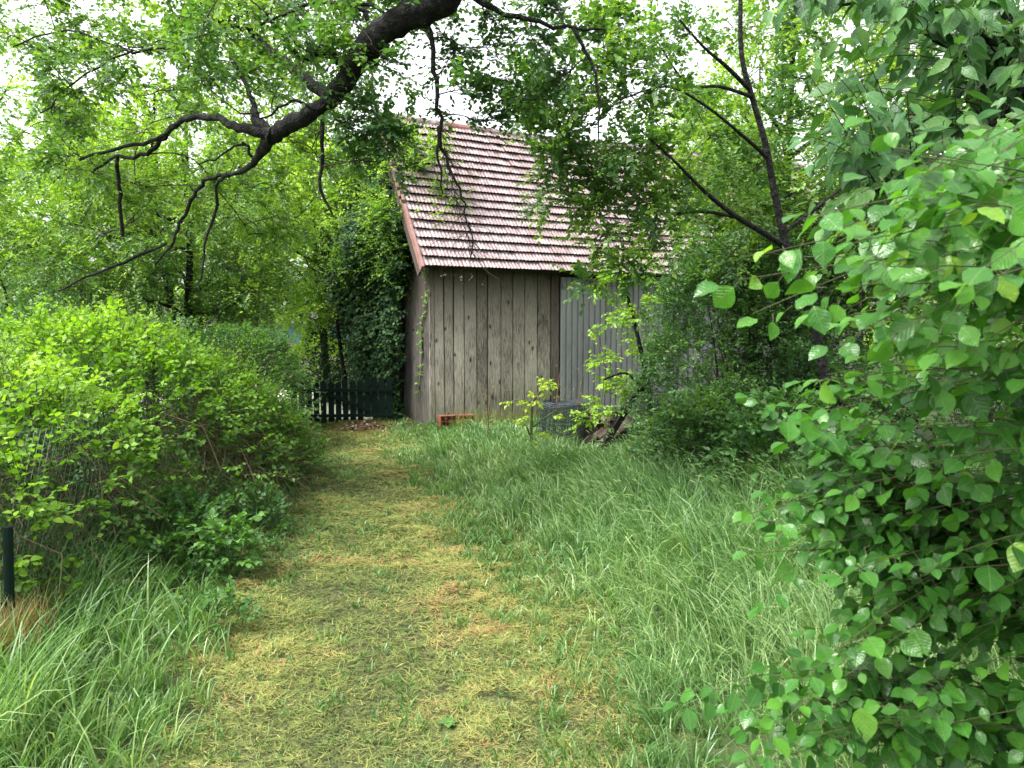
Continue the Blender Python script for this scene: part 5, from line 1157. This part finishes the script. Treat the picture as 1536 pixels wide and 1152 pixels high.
#=MARK near
# ------------------------------------------------------------------ near leaves on the right
def shoots(parent, lst, lsize, nleaf, key, tpls, mt, keep, wid=1.0, droop=0.3, tb=0.5, r=0.0026, wm=None, splay=0.9, nb=1.0, tiplight=0.35):
    w_ = Acc(); PP, DD, NN, SS, TT = [], [], [], [], []
    for (s, m, e) in lst:
        q = bez(np.asarray(s), np.asarray(m), np.asarray(e), 12); lofted(w_, q, np.linspace(r, r * 0.35, 12), 4)
        q[1:] += np.cumsum(R.normal(size=(11, 3)) * 0.006, 0); L = np.linalg.norm(np.diff(q, axis=0), axis=1).sum(); k = max(4, int(nleaf * L)); tb_ = tb + 0.13 * R.normal()
        roll = R.normal() * 0.35
        for j in range(k):
            t = 0.08 + 0.92 * (j + 0.5 * R.random()) / k; i = min(int(t * 11), 10); f = t * 11 - i; p = q[i] * (1 - f) + q[i + 1] * f; tg = nz(q[i + 1] - q[i])
            S = nz(np.cross(tg, [0, 0, 1])); sg = 1 if j % 2 else -1
            d = tg * 0.45 + S * sg * splay + 0.25 * R.normal(size=3); d[2] -= droop * (0.4 + R.random())
            pet = 0.012 + 0.01 * R.random(); b = p + nz(d) * pet
            lofted(w_, np.array([p, b]), [0.0011, 0.0008], 3)
            PP.append(b); DD.append(d); NN.append(np.array([0, -0.55, 0.8]) + S * roll + 0.45 * R.normal(size=3)); SS.append(lsize * (0.45 + 0.8 * R.random()) * (1.0 if t < 0.8 else 0.75)); TT.append(tb_ + (tiplight if t > 0.86 else 0) + 0.12 * R.normal())
        PP.append(q[-1]); DD.append(q[-1] - q[-2] + [0, 0, -0.004]); NN.append(np.array([0, 0, 1.0]) + 0.3 * R.normal(size=3)); SS.append(lsize * 0.7); TT.append(tb_ + tiplight)
    PP, DD, NN, SS, TT = map(np.array, (PP, DD, NN, SS, TT)); a = Acc()
    single_leaves(parent, key, tpls, mt, PP, DD, NN, SS, np.clip(TT, 0, 1), keep, wid, a, 'leaf', tmpl(4, OV if tpls is NEAR_T else LN, 0.25, 0.25))
    a.build('foliage', mt, parent, 'stuff', True); w_.build('twigs', wm or M['greentwig'], parent, 'stuff', True)
    return len(PP)
seed(101)
ns = empty('near_shrub', (2.1, 1.9, 0), 'glossy wet leafed shrub filling the lower right foreground', 'shrub')
stems = []
for i in range(7):
    b0 = np.array([2.1 + R.normal() * 0.12, 1.9 + R.normal() * 0.15, -0.02]); tip = np.array([1.25 + R.normal() * 0.3, 1.75 + R.normal() * 0.3, 0.5 + 0.28 * i]); q = bez(b0, np.array([1.9, 1.9, tip[2] * 0.9]), tip, 14); limb(ns, (q, np.linspace(0.013, 0.005, 14)), 'stem', 6); stems.append(q)
SA = np.concatenate([q[4:] for q in stems])
def edge_x(y):
    return np.interp(y, [200, 300, 400, 480, 600, 680, 780, 850, 950, 1030, 1152], [1330, 1190, 1150, 1250, 1170, 1230, 1150, 1240, 1250, 1110, 1060])
lst = []
def shoot_to(px_, py_, d_, rise=0.0):
    e = at(px_, py_, d_); j = np.argsort(np.linalg.norm(SA - (e + np.array([0.55, 0.1, -0.1])), axis=1))[R.integers(0, 4)]; s = SA[j]
    m = (s + e) / 2 + np.array([0, 0, 0.09 + 0.08 * R.random()]) + R.normal(size=3) * 0.04; return (s, m, e)
for px_, py_, d_ in ((1108, 617, 1.75), (1105, 776, 1.8), (1020, 1040, 1.7), (1120, 830, 1.85), (1135, 905, 1.8), (1170, 660, 1.9)): lst.append(shoot_to(px_, py_, d_))
for i in range(85):
    y = 580 + 520 * R.random(); lst.append(shoot_to(edge_x(y) - 10 + 130 * R.random() ** 1.2, y, 1.7 + 0.4 * R.random()))
for i in range(185):
    y = 560 + 620 * R.random(); x0 = edge_x(y); x = x0 + (1600 - x0) * R.random() ** 0.9 + 10
    lst.append(shoot_to(x, y, 1.5 + 0.75 * R.random()))
nl = shoots(ns, lst, 0.058, 31, 'near', NEAR_T, M['leaf_near'], 300, droop=0.45, tb=0.42, tiplight=0.28)
seed(102)
nu = empty('near_tree', (2.5, 2.3, 0), 'young tree with large soft leaves close by at the right, above the wet shrub', 'tree')
q0 = smooth([[2.5, 2.3, -0.05], [2.35, 2.2, 1.0], [2.0, 2.1, 2.0], [1.7, 2.2, 3.0]], [0.035, 0.03, 0.022, 0.01]); limb(nu, q0, 'trunk', 8)
SA = q0[0][5:]
lst = []
for px_, py_, d_ in ((1110, 420, 1.45), (1150, 380, 1.4), (1200, 330, 1.35), (1130, 470, 1.5), (1290, 215, 1.3), (1330, 230, 1.25), (1390, 240, 1.3), (1480, 400, 1.1), (1440, 430, 1.15), (1250, 430, 1.4), (1330, 400, 1.3), (1220, 490, 1.6), (1300, 520, 1.6), (1400, 520, 1.5), (1450, 300, 1.3), (1360, 330, 1.4)):
    lst.append(shoot_to(px_, py_, d_))
for i in range(90):
    y = 250 + 340 * R.random(); x0 = edge_x(y) + 20; lst.append(shoot_to(x0 + (1580 - x0) * R.random(), y, 1.3 + 0.9 * R.random()))
nl += shoots(nu, lst, 0.072, 20, 'near2', NEAR_T, M['leaf_near'], 280, droop=0.6, tb=0.45, tiplight=0.12)
seed(103)
ut = empty('slanting_leaf_tree', (4.4, 3.4, 0), 'tree with narrow silvery slanting leaves filling the upper right corner', 'tree')
t0 = px_path([(1640, 900, 3.9, 60), (1600, 500, 3.7, 50), (1540, 150, 3.5, 34), (1500, 20, 3.4, 26), (1470, -120, 3.3, 18)]); t0 = (np.concatenate([[[4.4 - 1.3, 3.9, -0.05]], t0[0]]), np.concatenate([[0.11], t0[1]]))
limb(ut, t0, 'trunk', 10)
t1 = px_path([(1530, 150, 3.5, 16), (1480, 190, 3.4, 12), (1470, 100, 3.3, 9), (1400, 60, 3.2, 6)]); limb(ut, t1, 'branch', 7)
t2 = px_path([(1570, 320, 3.6, 16), (1500, 330, 3.3, 9), (1420, 300, 3.1, 6), (1330, 310, 2.9, 4)]); limb(ut, t2, 'branch', 7)
t3 = px_path([(1530, 100, 3.5, 14), (1450, 40, 3.2, 9), (1350, 0, 3.0, 6), (1250, 10, 2.9, 4)]); limb(ut, t3, 'branch', 7)
SA = np.concatenate([t1[0], t2[0], t3[0]]); lst = []
for i in range(230):
    y = -60 + 470 * R.random(); x0 = np.interp(y, [-60, 100, 250, 420], [1090, 1190, 1200, 1170]); x = x0 + (1590 - x0) * R.random(); lst.append(shoot_to(x, y, 2.5 + 1.5 * R.random()))
lst = [(s, m, np.asarray(e)) for s, m, e in lst]
nl += shoots(ut, lst, 0.10, 17, 'tall', TALL_T, M['leaf_tall'], 300, droop=0.75, tb=0.5, splay=0.7, r=0.003, wm=M['twig'], tiplight=0.15)
print('LEAVES', tot, 'BLADES', nb, 'NEAR', nl)
T_ = sum(len(m.loops) - 2 * len(m.polygons) for m in bpy.data.meshes)
print('TRIS', sum(len(m.loops) - 2 * len(m.polygons) for m in bpy.data.meshes), 'OBJ', len(bpy.data.objects))
